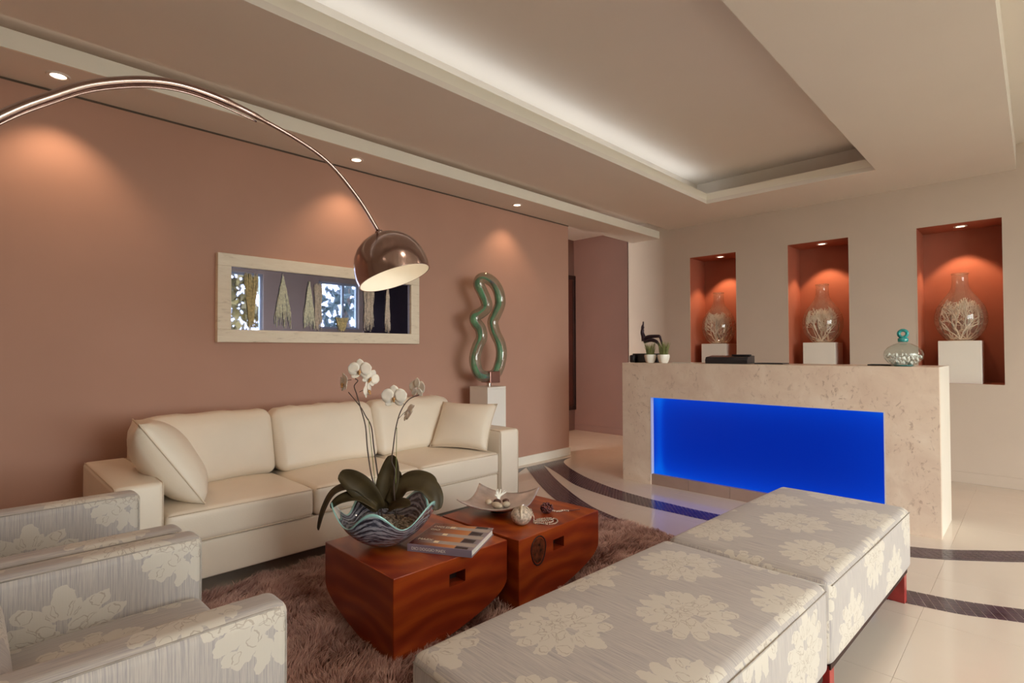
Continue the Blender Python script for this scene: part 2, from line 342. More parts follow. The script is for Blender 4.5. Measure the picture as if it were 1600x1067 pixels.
# ------------------------------------------------------------------ geometry helpers
class G:
    def __init__(s): s.v = []; s.f = []; s.a = {}
    def add(s, vs, fs):
        o = len(s.v); s.v += [tuple(map(float, p)) for p in vs]; s.f += [tuple(i+o for i in f) for f in fs]; return s
    def box(s, x0, x1, y0, y1, z0, z1, rot=None, at=(0, 0, 0)):
        vs = [Vector((x, y, z)) for z in (z0, z1) for y in (y0, y1) for x in (x0, x1)]
        if rot: e = Euler(rot).to_matrix(); vs = [e @ v for v in vs]
        vs = [v+Vector(at) for v in vs]
        return s.add(vs, [(0, 2, 3, 1), (4, 5, 7, 6), (0, 1, 5, 4), (2, 6, 7, 3), (0, 4, 6, 2), (1, 3, 7, 5)])
    def tube(s, pts, rad, n=10, closed=False, caps=True):
        pts = [Vector(p) for p in pts]; N = len(pts)
        R = rad if hasattr(rad, '__len__') else [rad]*N
        ref = None; rings = []
        for i, p in enumerate(pts):
            if closed: t = pts[(i+1) % N]-pts[i-1]
            else: t = pts[min(i+1, N-1)]-pts[max(i-1, 0)]
            t.normalize()
            if ref is None:
                ref = t.cross(Vector((0, 0, 1)));
                if ref.length < .1: ref = t.cross(Vector((0, 1, 0)))
            ref = (ref - t*ref.dot(t)); ref.normalize(); b2 = t.cross(ref)
            rings.append([p + R[i]*(math.cos(2*PI*j/n)*ref + math.sin(2*PI*j/n)*b2) for j in range(n)])
        vs = [v for r in rings for v in r]; fs = []
        for i in range(N if closed else N-1):
            a, b2_ = i*n, ((i+1) % N)*n
            for j in range(n): fs.append((a+j, a+(j+1) % n, b2_+(j+1) % n, b2_+j))
        if not closed and caps: fs += [tuple(range(n-1, -1, -1)), tuple((N-1)*n+j for j in range(n))]
        return s.add(vs, fs)
    def lathe(s, prof, n=32, at=(0, 0, 0), wob=None, cap=True):
        vs = []; fs = []; m = len(prof)
        for (r, z) in prof:
            for j in range(n):
                a = 2*PI*j/n; rr = r*(1+(wob(a, z) if wob else 0)); vs.append((at[0]+rr*math.cos(a), at[1]+rr*math.sin(a), at[2]+z))
        for i in range(m-1):
            for j in range(n): fs.append((i*n+j, i*n+(j+1) % n, (i+1)*n+(j+1) % n, (i+1)*n+j))
        if prof[0][0] > 1e-5 and cap: fs.append(tuple(range(n-1, -1, -1)))
        return s.add(vs, fs)
    def ball(s, c, r, n=8, m=5, sc=(1, 1, 1)):
        vs = [(c[0], c[1], c[2]-r*sc[2])]; fs = []
        for i in range(1, m):
            t = PI*i/m
            for j in range(n):
                a = 2*PI*j/n; vs.append((c[0]+r*sc[0]*math.sin(t)*math.cos(a), c[1]+r*sc[1]*math.sin(t)*math.sin(a), c[2]-r*sc[2]*math.cos(t)))
        vs.append((c[0], c[1], c[2]+r*sc[2])); L = len(vs)-1
        for j in range(n):
            fs.append((0, 1+(j+1) % n, 1+j)); fs.append((L, 1+(m-2)*n+j, 1+(m-2)*n+(j+1) % n))
            for i in range(m-2): fs.append((1+i*n+j, 1+i*n+(j+1) % n, 1+(i+1)*n+(j+1) % n, 1+(i+1)*n+j))
        return s.add(vs, fs)
    def rbox(s, sx, sy, sz, r, at=(0, 0, 0), k=4, seg=4, bulge=(0, 0, 0), fn=None):
        H = (sx/2, sy/2, sz/2)
        def axis(h):
            rr = min(r, h*.98)
            return [-h+i*rr/k for i in range(k+1)] + [(-h+rr)+(2*h-2*rr)*i/seg for i in range(1, seg)] + [h-rr+i*rr/k for i in range(k+1)]
        ax = [axis(h) for h in H]; n = [len(a) for a in ax]; idx = {}; vs = []; fs = []
        def V_(i, j, l):
            key = (i, j, l)
            if key in idx: return idx[key]
            p = Vector((ax[0][i], ax[1][j], ax[2][l]))
            q = Vector([max(-H[c]+min(r, H[c]*.98), min(H[c]-min(r, H[c]*.98), p[c])) for c in range(3)])
            d = p-q
            if d.length > 1e-9: p = q + Vector([min(r, H[c]*.98)*d.normalized()[c] for c in range(3)])
            f = [p[c]/H[c] for c in range(3)]
            w = [max(0, 1-f[c]**4) for c in range(3)]
            p = p + Vector((bulge[0]*f[0]*w[1]*w[2], bulge[1]*f[1]*w[0]*w[2], bulge[2]*f[2]*w[0]*w[1]))
            if fn: p = Vector(fn(p, f))
            idx[key] = len(vs); vs.append(p+Vector(at)); return idx[key]
        for l in (0, n[2]-1):
            for i in range(n[0]-1):
                for j in range(n[1]-1):
                    q = (V_(i, j, l), V_(i+1, j, l), V_(i+1, j+1, l), V_(i, j+1, l)); fs.append(q if l else q[::-1])
        for j in (0, n[1]-1):
            for i in range(n[0]-1):
                for l in range(n[2]-1):
                    q = (V_(i, j, l), V_(i+1, j, l), V_(i+1, j, l+1), V_(i, j, l+1)); fs.append(q[::-1] if j else q)
        for i in (0, n[0]-1):
            for j in range(n[1]-1):
                for l in range(n[2]-1):
                    q = (V_(i, j, l), V_(i, j+1, l), V_(i, j+1, l+1), V_(i, j, l+1)); fs.append(q if i else q[::-1])
        return s.add(vs, fs)
    def prism(s, outline, d0, d1, axis='y'):
        """outline in (a, z) extruded along axis from d0 to d1."""
        n = len(outline); P = []
        for d in (d0, d1):
            for a, z in outline: P.append((a, d, z) if axis == 'y' else (d, a, z))
        fs = [tuple(range(n)), tuple(range(2*n-1, n-1, -1))] + [(j, j+n, (j+1) % n+n, (j+1) % n) for j in range(n)]
        return s.add(P, fs)
    def build(s, name, m, parent=None, smooth=None, uv=None, bevel=0, kind=None, loc=None, rot=None, solid=0):
        me = bpy.data.meshes.new(name); me.from_pydata(s.v, [], s.f); me.update()
        me.materials.append(MT[m] if isinstance(m, str) else m)
        if uv: box_uv(me, uv)
        if smooth:
            me.polygons.foreach_set('use_smooth', [True]*len(me.polygons))
            if smooth is not True: me.set_sharp_from_angle(angle=math.radians(smooth))
        o = bpy.data.objects.new(name, me); C.objects.link(o)
        if parent: o.parent = parent
        if loc is not None: o.location = loc
        if rot is not None: o.rotation_euler = rot
        if bevel:
            b = o.modifiers.new('bevel', 'BEVEL'); b.width = bevel; b.segments = 2; b.limit_method = 'ANGLE'; b.harden_normals = False
        if solid:
            b = o.modifiers.new('solid', 'SOLIDIFY'); b.thickness = solid; b.offset = 0
        if kind: o['kind'] = kind
        return o

def box_uv(me, mode='y', off=(0, 0)):
    uvl = me.uv_layers.new(name='uv')
    for p in me.polygons:
        n = p.normal; a = max(range(3), key=lambda i: abs(n[i]))
        for li in p.loop_indices:
            x, y, z = me.vertices[me.loops[li].vertex_index].co
            if a == 2: u, v = (x, -y) if mode in ('y', True) else (y, -x)
            elif a == 1: u, v = (x, z)
            else: u, v = (y, z)
            uvl.data[li].uv = (u+off[0]+.07, v+off[1])

def spline(pts, n=8, closed=False):
    pts = [Vector(p) for p in pts]; N = len(pts); out = []
    for i in range(N if closed else N-1):
        if closed: p0, p1, p2, p3 = pts[i-1], pts[i], pts[(i+1) % N], pts[(i+2) % N]
        else: p0, p1, p2, p3 = pts[max(i-1, 0)], pts[i], pts[i+1], pts[min(i+2, N-1)]
        for j in range(n):
            t = j/n
            out.append(.5*((2*p1)+(-p0+p2)*t+(2*p0-5*p1+4*p2-p3)*t*t+(-p0+3*p1-3*p2+p3)*t**3))
    if not closed: out.append(pts[-1])
    return out

def rpath(pts, r=.02, n=5):
    pts = [Vector(p) for p in pts]; out = [pts[0]]
    for a, b, c in zip(pts, pts[1:], pts[2:]):
        d1 = (a-b); d2 = (c-b); q = min(r, d1.length*.49, d2.length*.49); p0 = b+d1.normalized()*q; p1 = b+d2.normalized()*q
        out += [(p0*(1-t)**2+b*2*t*(1-t)+p1*t*t) for t in [i/n for i in range(n+1)]]
    out.append(pts[-1]); return out

def thing(name, label, cat, loc=(0, 0, 0), rz=0, group=None):
    o = bpy.data.objects.new(name, None); C.objects.link(o); o.location = loc; o.rotation_euler = (0, 0, rz)
    o['label'] = label; o['category'] = cat; o.empty_display_size = .1
    if group: o['group'] = group
    return o
def tag(o, label, cat, group=None, kind=None):
    o['label'] = label; o['category'] = cat
    if group: o['group'] = group
    if kind: o['kind'] = kind
    return o
def struct(g, name, m, parent=None, **kw):
    return g.build(name, m, parent, kind=None if parent else 'structure', **kw)
def copy_tree(root, loc=None, rz=None, label=None):
    r = root.copy(); C.objects.link(r)
    if loc is not None: r.location = loc
    if rz is not None: r.rotation_euler = (0, 0, rz)
    if label: r['label'] = label
    for ch in list(root.children):
        c = ch.copy(); C.objects.link(c); c.parent = r
        for g in ch.children:
            d = g.copy(); C.objects.link(d); d.parent = c
    return r

# ------------------------------------------------------------------ floor
XW0, XB, YL, YR = -3.6, 6.35, 3.908, -3.2
floor = struct(G().box(-3.8, 6.9, -3.4, 5.3, -.06, -.002), 'floor', mat('floor_grout', (.66, .55, .46), .3, var=0))
tg = G(); t = .60; gp = .0007
tg.add([(gp, gp, -.002), (t-gp, gp, -.002), (t-gp, t-gp, -.002), (gp, t-gp, -.002), (gp, gp, 0), (t-gp, gp, 0), (t-gp, t-gp, 0), (gp, t-gp, 0)],
       [(4, 5, 6, 7), (0, 1, 5, 4), (1, 2, 6, 5), (2, 3, 7, 6), (3, 0, 4, 7)])
proto = None
for i in range(17):
    for j in range(14):
        x, y = -3.6+i*t, -3.2+j*t
        if x > 6.75: continue
        if proto is None: proto = tg.build('floor_tile', 'tile', floor, loc=(x, y, 0)); o = proto
        else: o = proto.copy(); C.objects.link(o); o.location = (x, y, 0)

def strip(A, B, name='mosaic_strip'):
    """A, B: edge polylines of an inlaid mosaic band; tiles follow the band."""
    def resamp(P, n):
        P = spline([(*p, 0) for p in P], 10); L = [0]
        for a, b in zip(P, P[1:]): L.append(L[-1]+(b-a).length)
        out = []
        for i in range(n+1):
            s = L[-1]*i/n; j = 0
            while j < len(L)-2 and L[j+1] < s: j += 1
            t = (s-L[j])/max(1e-9, L[j+1]-L[j]); out.append(P[j].lerp(P[j+1], t))
        return out, L[-1]
    _, L = resamp(A, 4); n = int(L/.036); a, _ = resamp(A, n); b, _ = resamp(B, n)
    bed = G()
    for i in range(n):
        p = [a[i], b[i], b[i+1], a[i+1]]; bed.add([(q.x, q.y, .0006) for q in p], [(0, 1, 2, 3)])
    bo = bed.build(name, 'grout', floor)
    g = G()
    for i in range(n):
        w = (a[i]-b[i]).length; m = max(1, round(w/.034))
        for j in range(m):
            c = []
            for (ii, jj) in ((0, 0), (0, 1), (1, 1), (1, 0)):
                ti = min(1, max(0, (ii and 1-.045) or .045)); tj = (j+((jj and .955) or .045))/m
                pa = a[i].lerp(a[i+1], ti); pb = b[i].lerp(b[i+1], ti); c.append(pa.lerp(pb, tj))
            z = .0016+random.random()*.0005
            g.add([(q.x, q.y, z) for q in c]+[(q.x, q.y, .0006) for q in c], [(0, 1, 2, 3), (0, 4, 5, 1), (1, 5, 6, 2), (2, 6, 7, 3), (3, 7, 4, 0)])
    g.build('mosaic_tiles', 'mosaic', bo, kind='stuff')
strip([(4.83, 3.80), (4.55, 3.68), (4.23, 3.23), (4.01, 2.74), (3.92, 2.36), (3.89, 2.07), (3.88, 1.74), (3.92, 1.1), (4.02, .68), (4.13, .44), (4.27, .27), (4.44, .08), (4.75, -.2), (5.2, -.45)],
      [(4.33, 3.80), (4.10, 3.40), (3.85, 2.98), (3.73, 2.55), (3.69, 2.23), (3.69, 1.97), (3.69, 1.72), (3.72, 1.1), (3.83, .62), (3.93, .42), (4.05, .26), (4.20, .08), (4.55, -.28), (5.0, -.6)])
strip([(4.34, 3.80), (3.96, 3.33), (3.65, 2.89), (3.46, 2.58), (3.36, 2.36), (3.26, 2.0), (3.2, 1.4), (3.25, .8), (3.31, .5), (3.35, .29), (3.44, .07), (3.62, -.3), (3.9, -.7)],
      [(4.08, 3.80), (3.67, 3.27), (3.42, 2.91), (3.26, 2.62), (3.14, 2.36), (3.05, 2.0), (3.0, 1.4), (3.06, .8), (3.14, .47), (3.18, .27), (3.27, .07), (3.44, -.35), (3.7, -.8)])
strip([(4.10, 3.81), (3.72, 3.60), (3.3, 3.2), (3.0, 2.7)], [(3.86, 3.82), (3.52, 3.58), (3.12, 3.2), (2.86, 2.76)])

# ------------------------------------------------------------------ walls and ceiling
wl = struct(G().box(-3.6, 4.93, YL, 4.06, 0, 2.665), 'wall_left', 'wall_taupe')
struct(G().box(-3.6, 4.94, YL-.014, YL, 0, .088), 'baseboard_left', 'trim_daylit_lip', bevel=.002)
# back wall with three niches
NI = ((.21, .82), (1.377, 1.965), (2.527, 3.105)); NZ0, NZ1, NX = .89, 2.365, 6.77
g = G(); y = -3.2
for a, b_ in NI:
    g.box(XB, XB+.12, y, a, 0, 3.1); g.box(XB, XB+.12, a, b_, 0, NZ0); g.box(XB, XB+.12, a, b_, NZ1, 3.1); y = b_
g.box(XB, XB+.12, y, 4.0, 0, 3.1)
wb = struct(g, 'wall_back', 'wall_beige')
for i, (a, b_) in enumerate(NI):
    g = G().box(NX, NX+.02, a-.02, b_+.02, NZ0-.02, NZ1+.02).box(XB+.002, NX, a-.02, a+.003, NZ0+.003, NZ1-.003).box(XB+.002, NX, b_-.003, b_+.02, NZ0+.003, NZ1-.003)
    g.box(XB+.002, NX, a+.0001, b_-.0001, NZ0-.02, NZ0+.003).box(XB+.002, NX, a+.0001, b_-.0001, NZ1-.003, NZ1+.02)
    g.build('niche_lining', 'terracotta', wb)
    # thin corner bead round the opening
    e = .006; g = G().box(XB-.002, XB+.004, a-e, a+.0035, NZ0-e, NZ1+e).box(XB-.002, XB+.004, b_-.0035, b_+e, NZ0-e, NZ1+e).box(XB-.002, XB+.004, a+.0035, b_-.0035, NZ0-e, NZ0+.0035).box(XB-.002, XB+.004, a+.0035, b_-.0035, NZ1-.0035, NZ1+e)
    g.build('corner_bead', 'wall_beige', wb)
struct(G().box(XB-.012, XB, -1.2, 4.0, 0, .098), 'baseboard_back', 'wall_beige', bevel=.002)
# hall behind the opening
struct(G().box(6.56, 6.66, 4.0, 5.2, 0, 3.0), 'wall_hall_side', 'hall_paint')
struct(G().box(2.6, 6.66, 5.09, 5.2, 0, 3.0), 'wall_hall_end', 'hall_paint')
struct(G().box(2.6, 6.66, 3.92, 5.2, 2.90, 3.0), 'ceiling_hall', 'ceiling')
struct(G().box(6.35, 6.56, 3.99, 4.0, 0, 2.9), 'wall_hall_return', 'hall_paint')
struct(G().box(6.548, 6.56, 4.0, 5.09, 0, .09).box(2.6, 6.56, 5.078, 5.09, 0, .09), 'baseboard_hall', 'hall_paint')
# unseen sides
g = G().box(-3.6, .4, YR-.15, YR, 0, 3.1).box(.4, 4.15, YR-.15, YR, 2.75, 3.1).box(4.15, 5.3, YR-.15, YR, 0, 3.1)
g.box(5.3, 6.25, YR-.15, YR, 0, 1.70).box(5.3, 6.25, YR-.15, YR, 2.72, 3.1).box(6.25, 6.47, YR-.15, YR, 0, 3.1)
struct(g, 'wall_right', 'wall_beige')
g = G().box(-3.75, -3.6, -3.35, 4.06, 0, 3.1)
struct(g, 'wall_rear', 'wall_beige')
def window(n, axis, a0, a1, z0, z1, at, mull):
    def bx(g, p0, p1, d0, d1, q0, q1):
        return g.box(p0, p1, d0, d1, q0, q1) if axis == 'x' else g.box(d0, d1, p0, p1, q0, q1)
    g = G(); w = .05
    bx(g, a0, a1, at-.03, at+.03, z0, z0+w); bx(g, a0, a1, at-.03, at+.03, z1-w, z1)
    xs = [a0, *mull, a1-w]
    for x in xs: bx(g, x, x+w, at-.028, at+.028, z0+w, z1-w)
    o = struct(g, 'window_%d' % n, 'window_frame')
    for x, x2 in zip(xs, xs[1:]):
        gg = G(); bx(gg, x+w, x2, at-.004, at+.004, z0+w, z1-w); gg.build('pane', 'pane', o)
window(1, 'x', .4, 4.15, 0, 2.75, YR-.08, (1.35, 2.3, 3.25))
window(2, 'x', 5.3, 6.25, 1.70, 2.72, YR-.08, (5.86,))
dd = struct(G().box(XB-.03, XB-.004, -3.1, -1.3, 0, 2.75), 'door_1', mat('matte_dark_door', (.02, .012, .014), .9, spec=.05), bevel=.003)
G().tube([(XB-.08, -1.5, 1.0), (XB-.08, -1.5, 1.3)], .012).build('door_handle', 'steel', dd)
# ceilings
cz = 2.76
g = G()
CX0, CX1, CY0, CY1 = -2.2, 5.51, .985, 2.495
g.box(-3.6, CX0, .115, 3.39, cz, 2.80).box(CX1, XB, .115, 3.39, cz, 2.80).box(CX0, CX1, .115, CY0, cz, 2.80).box(CX0, CX1, CY1, 3.39, cz, 2.80)
g.box(-3.6, XB, .115, .125, 2.80, 2.99)
c0 = struct(g, 'ceiling', 'ceiling')
g = G(); th = .025; lz = 2.87
g.box(CX0, CX1, CY1, CY1+th, 2.80, lz).box(CX0, CX1, CY0-th, CY0, 2.80, lz).box(CX1, CX1+th, CY0-th, CY1+th, 2.80, lz).box(CX0-th, CX0, CY0-th, CY1+th, 2.80, lz)
g.build('cove_lip', 'trim_daylit_lip', c0)  # paler than the ceiling: daylight on the lips put into the colour
R = .2; cu = 3.05
g = G().box(CX0-R, CX1+R, CY0-R, CY1+R, cu, cu+.05)
g.box(CX0-R-.03, CX0-R, CY0-R, CY1+R, 2.80, cu).box(CX1+R, CX1+R+.03, CY0-R, CY1+R, 2.80, cu).box(CX0-R, CX1+R, CY0-R-.03, CY0-R, 2.80, cu).box(CX0-R, CX1+R, CY1+R, CY1+R+.03, 2.80, cu)
g.build('coffer_recess', 'ceiling', c0)
g = G().box(-3.6, XB, 3.39, YL, 2.90, 2.95).box(-3.6, XB, 3.38, 3.39, 2.80, 2.95)
g.build('slot_recess', 'ceiling', c0)
so = struct(G().box(-3.6, XB, 3.533, 3.92, 2.665, 2.70).box(-3.6, 4.93, 3.895, 3.908, 2.70, 2.90), 'ceiling_soffit', 'ceiling')
G().box(-3.6, XB, 3.518, 3.533, 2.665, 2.76).build('soffit_lip', 'trim_daylit_lip', so)  # daylit brightness of this edge painted in by the lighter colour
struct(G().box(-3.6, 4.93, 3.902, 3.9085, 2.655, 2.665), 'trim_1', 'seam')
struct(G().box(-3.6, XB, -3.2, .115, 2.98, 3.05), 'ceiling_right', 'ceiling')
struct(G().box(-3.8, 6.9, -3.4, 5.3, 3.11, 3.2), 'ceiling_roof_slab', 'ceiling')

# ------------------------------------------------------------------ garden seen through the glazing
struct(G().box(-12, 16, -22, -3.4, -.2, -.06), 'ground', 'ground')
def tree(x, y, h, r, m, label, n=1500):
    t = thing('tree', label, 'tree', (x, y, -.06))
    tr = [(0, 0, 0), (.05, .05, h*.3), (-.05, 0, h*.55), (0, .1, h*.8)]
    G().tube(spline(tr, 4), [.16-.1*i/12 for i in range(13)], 8).build('trunk', 'bark', t)
    g = G()
    cl = [(random.gauss(0, r*.45), random.gauss(0, r*.35), h*.62+random.gauss(0, h*.17)) for _ in range(26)]
    for _ in range(n):
        c = random.choice(cl); p = Vector(c)+Vector([random.gauss(0, r*.16) for _ in range(3)])
        e = Euler([random.random()*6.3 for _ in range(3)]).to_matrix(); q = .10+.08*random.random()
        g.add([p+e@Vector(v)*q for v in ((-1, 0, 0), (0, -.5, .1), (1, 0, 0), (0, .5, .1))], [(0, 1, 2, 3)])
    g.build('foliage', m, t, kind='stuff')
tree(4.6, -8.0, 5.0, 2.0, 'foliage_gold', 'golden leafed tree in the garden beyond the glass doors', 2600)
tree(8.6, -8.0, 4.2, 1.5, 'foliage_green', 'dark green tree in the garden beyond the small window', 520)
tree(10.6, -10.5, 5.2, 1.6, 'foliage_green', 'taller dark green tree further back in the garden', 500)

# ------------------------------------------------------------------ downlights
def downlight(loc, label, group, r=.042):
    t = thing('downlight', label, 'ceiling light', loc, group=group)
    G().lathe([(r*.80, .004), (r*.84, -.004), (r*1.18, -.006), (r*1.25, .001)], 28).build('trim_ring', 'ceiling', t, smooth=40)
    G().lathe([(r*.80, -.001), (0.0001, -.003)], 24).build('lens', 'bulb', t)
    return t
d = downlight((.334, 3.68, 2.664), 'round recessed downlight in the soffit, leftmost, above the lamp arch', 'soffit downlights')
d2 = copy_tree(d, (2.081, 3.695, 2.664), label='round recessed downlight in the soffit above the chrome lamp shade')
d3 = copy_tree(d, (3.86, 3.705, 2.664), label='round recessed downlight in the soffit above the green glass sculpture')
for y, w in ((.508, 'right-hand niche, over the largest looking vase'), (1.672, 'middle niche'), (2.795, 'left-hand niche nearest the hall')):
    copy_tree(d, (6.54, y, NZ1-.004), label='small spotlight in the top of the ' + w)['group'] = 'niche spotlights'

# ------------------------------------------------------------------ hall panel
t = thing('wall_mirror', 'tall narrow dark wood framed mirror on the hall end wall', 'mirror', (6.25, 5.088, .31))
G().box(-.32, .32, -.03, 0, 0, .06).box(-.32, .32, -.03, 0, 1.98, 2.04).box(-.32, -.26, -.03, 0, .06, 1.98).box(.26, .32, -.03, 0, .06, 1.98).build('mirror_frame', 'darkwood', t, bevel=.004)
G().box(-.26, .26, -.016, -.004, .06, 1.98).build('mirror_glass', mat('dark_mirror', (.25, .12, .10), .05, .9, var=0), t)

# ------------------------------------------------------------------ picture
t = thing('framed_picture', 'long framed picture of pale reed bundles on dark mirror glass above the sofa', 'picture', (1.975, YL, 1.564))
hw, hh, fwid = .808, .297, .085
for (x0, x1, z0, z1) in ((-hw, hw, hh-fwid, hh), (-hw, hw, -hh, -hh+fwid), (-hw, -hw+fwid, -hh+fwid, hh-fwid), (hw-fwid, hw, -hh+fwid, hh-fwid)):
    G().box(x0, x1, -.05, 0, z0, z1).build('frame_rail', 'frame', t, bevel=.003)
G().box(-hw+fwid, hw-fwid, -.022, -.006, -hh+fwid, hh-fwid).build('mirror_glass', 'mirror', t)
reedm = [mat('straw_reed', (.70, .60, .34), .6, var=.2, scale=60), mat('pale_reed', (.80, .80, .66), .6, var=.15, scale=60), mat('ash_reed', (.66, .58, .50), .6, var=.15, scale=60)]
for (cx, z0, z1, w, sh, mi) in ((1.385, 1.36, 1.75, .085, 'top', 0), (1.605, 1.365, 1.765, .11, 'leaf', 1), (1.80, 1.36, 1.735, .08, 'leaf', 1), (1.87, 1.355, 1.72, .07, 'col', 2),
                               (2.065, 1.355, 1.47, .11, 'fan', 0), (2.30, 1.36, 1.72, .11, 'col', 2), (2.475, 1.355, 1.765, .08, 'top2', 2)):
    g = G(); H = z1-z0
    for i in range(70):
        a = random.uniform(-1, 1); b_ = random.uniform(0, .35)
        pts = []
        for s_ in range(7):
            u = b_+(1-b_)*s_/6*random.uniform(.85, 1)
            u = min(1, u)
            ww = {'top': .45+.55*min(1, max(0, (u-.3)*2)), 'leaf': (1-u**1.6)*.9+.05+.2*(1-abs(u-.35)), 'col': .75+.1*math.sin(u*9), 'fan': .35+.65*u, 'top2': .8-.6*u}[sh]
            pts.append((cx-1.975+a*w*.5*ww+random.gauss(0, .0030), -.026-.006*abs(math.cos(i)), z0-1.564+u*H*(1-.12*abs(a) if sh in ('leaf', 'top2') else 1)))
        g.tube(pts, random.uniform(.0008, .0020), 4, caps=False)
    g.build('reed_bundle', reedm[mi], t)

# ------------------------------------------------------------------ sofa
t = thing('sofa', 'long three-seat ivory leather sofa along the taupe wall', 'sofa', (1.735, 3.30, 0))
X0, Y0 = 1.735, 3.30
def at3(x0, x1, y0, y1, z0, z1): return dict(sx=x1-x0, sy=y1-y0, sz=z1-z0, at=((x0+x1)/2-X0, (y0+y1)/2-Y0, (z0+z1)/2))
def rb(x0, x1, y0, y1, z0, z1, r, **kw):
    d = at3(x0, x1, y0, y1, z0, z1); return G().rbox(d['sx'], d['sy'], d['sz'], r, at=d['at'], **kw)
for i in range(2):
    x0, x1 = ((.66, 1.735), (1.735, 2.81))[i]
    rb(x0+.0015, x1-.0015, 2.905, 3.70, .10, .285, .012).build('base_panel', 'leather', t, smooth=True)
for x0, x1 in ((.46, .655), (2.815, 3.01)):
    arm = rb(x0, x1, 2.88, 3.72, .10, .605, .022, bulge=(.004, .004, .004)).build('armrest', 'leather', t, smooth=True)
    for xx in (x0+.006, x1-.006):
        G().tube(rpath([(xx-X0, 2.882-Y0, .11), (xx-X0, 2.882-Y0, .602), (xx-X0, 3.70-Y0, .602)], .026), .0026, 6).build('piping', 'piping', arm, smooth=True)
rb(.655, 2.815, 3.60, 3.73, .10, .70, .03, bulge=(0, .004, .004)).build('back_frame', 'leather', t, smooth=True)
cs = (.66, 1.376, 2.095, 2.81)
for i in range(3):
    cu_ = rb(cs[i]+.003, cs[i+1]-.003, 2.885, 3.56, .288, .445, .028, bulge=(0, .004, .022), seg=8).build('seat_cushion', 'leather', t, smooth=True)
    xa, xb = cs[i]+.012-X0, cs[i+1]-.012-X0
    G().tube([(xa, 2.888-Y0, .436), (xb, 2.888-Y0, .436)], .003, 6).build('piping', 'piping', cu_, smooth=True)
    G().tube([(xa, 2.888-Y0, .296), (xb, 2.888-Y0, .296)], .003, 6).build('piping', 'piping', cu_, smooth=True)
bs = (.665, 1.372, 2.085, 2.80)
for i in range(3):
    def lean(p, f, i=i):
        wr = .006*math.sin(f[0]*9+i)*(f[2] > .2)+.004*math.sin(f[0]*23+2*i)*(f[2] > .5)
        return (p.x, p.y+.10*(f[2]+1)*.5+.012*math.sin(f[0]*3+i)*(1-f[2]), p.z+wr*.6)
    bc = rb(bs[i]+.003, bs[i+1]-.003, 3.365, 3.53, .455, .83, .05, bulge=(.004, .035, .012), seg=12, fn=lean).build('back_cushion', 'leather', t, smooth=True)
for x in (.55, 2.92):
    for y in (3.0, 3.6): G().box(x-.03-X0, x+.03-X0, y-.03-Y0, y+.03-Y0, 0, .10).build('foot', 'black', t)

def pillow(name, label, c, e1, e2, s1, s2, T, material='leather', pipe='piping', group='loose sofa pillows'):
    e1 = Vector(e1).normalized(); e2 = Vector(e2); e2 = (e2-e1*e2.dot(e1)).normalized(); n = e1.cross(e2)
    R_ = Matrix((e1, e2, n)).transposed()
    o = thing(name, label, 'pillow', c, group=group)
    N = 20; g = G(); idx = {}; vs = []; fs = []
    def P(i, j, s):
        u = -1+2*i/N; v = -1+2*j/N; edge = i in (0, N) or j in (0, N); key = (i, j, 0 if edge else s)
        if key in idx: return idx[key]
        x = u*s1/2*(1-.07*(1-v*v)*u*u); y = v*s2/2*(1-.07*(1-u*u)*v*v)
        z = 0 if edge else s*T/2*((1-u**2)*(1-v**2))**.42*(1+.03*math.sin(5*u+3*v))
        idx[key] = len(vs); vs.append(R_@Vector((x, y, z))); return idx[key]
    for s in (1, -1):
        for i in range(N):
            for j in range(N):
                q = (P(i, j, s), P(i+1, j, s), P(i+1, j+1, s), P(i, j+1, s)); fs.append(q if s > 0 else q[::-1])
    g.add(vs, fs); g.build('cushion_body', material, o, smooth=True)
    ring = [vs[P(i, 0, 1)] for i in range(N)]+[vs[P(N, j, 1)] for j in range(N)]+[vs[P(N-i, N, 1)] for i in range(N)]+[vs[P(0, N-j, 1)] for j in range(N)]
    G().tube(ring, .004, 6, closed=True).build('piping', pipe, o, smooth=True)
    return o
pillow('throw_pillow', 'square ivory leather pillow tilted over the left sofa arm', (.735, 3.19, .652), (-.24, .05, .37), (.10, 1, 0), .49, .48, .25)
pillow('throw_pillow', 'square ivory leather pillow propped in the right sofa corner by the plinth', (2.715, 3.185, .630), (.22, .10, .36), (.42, -.90, -.02), .39, .47, .18)

# ------------------------------------------------------------------ plinth and sculpture
t = thing('display_plinth', 'tall white lacquered plinth standing behind the right sofa arm', 'plinth', (3.375, 3.62, 0))
G().box(-.115, .115, -.12, .12, 0, .86).build('plinth_body', 'white_lacquer', t, bevel=.003)
G().box(-.115, .115, -.12, .12, .8605, .88).build('plinth_top', 'white_lacquer', t, bevel=.002)
t = thing('glass_sculpture', 'looping green and smoke glass sculpture on the white plinth', 'sculpture', (3.375, 3.62, .88))
SC = [(.001, .97), (-.09, .985), (-.14, 1.045), (-.159, 1.143), (-.124, 1.246), (-.077, 1.322), (-.089, 1.404), (-.147, 1.465), (-.151, 1.517), (-.088, 1.548), (-.017, 1.6), (-.021, 1.661), (-.068, 1.743), (-.107, 1.804), (-.088, 1.858), (-.016, 1.873), (.077, 1.835), (.14, 1.759), (.16, 1.652), (.109, 1.553), (.064, 1.473), (.092, 1.379), (.158, 1.272), (.175, 1.163), (.137, 1.044), (.085, .985)]
pts = spline([(x, 0, z-.88) for x, z in SC], 5, closed=True)
G().tube(pts, .052, 18, closed=True).build('glass_loop', 'sculpt_out', t, smooth=True)
ctr = Vector((0, 0, .55))
off = [p+Vector((-.020, .0, 0)) for p in pts]
G().tube(off, [.021+.009*math.sin(i*.23) for i in range(len(off))], 12, closed=True).build('glass_core', 'sculpt_in', t, smooth=True)
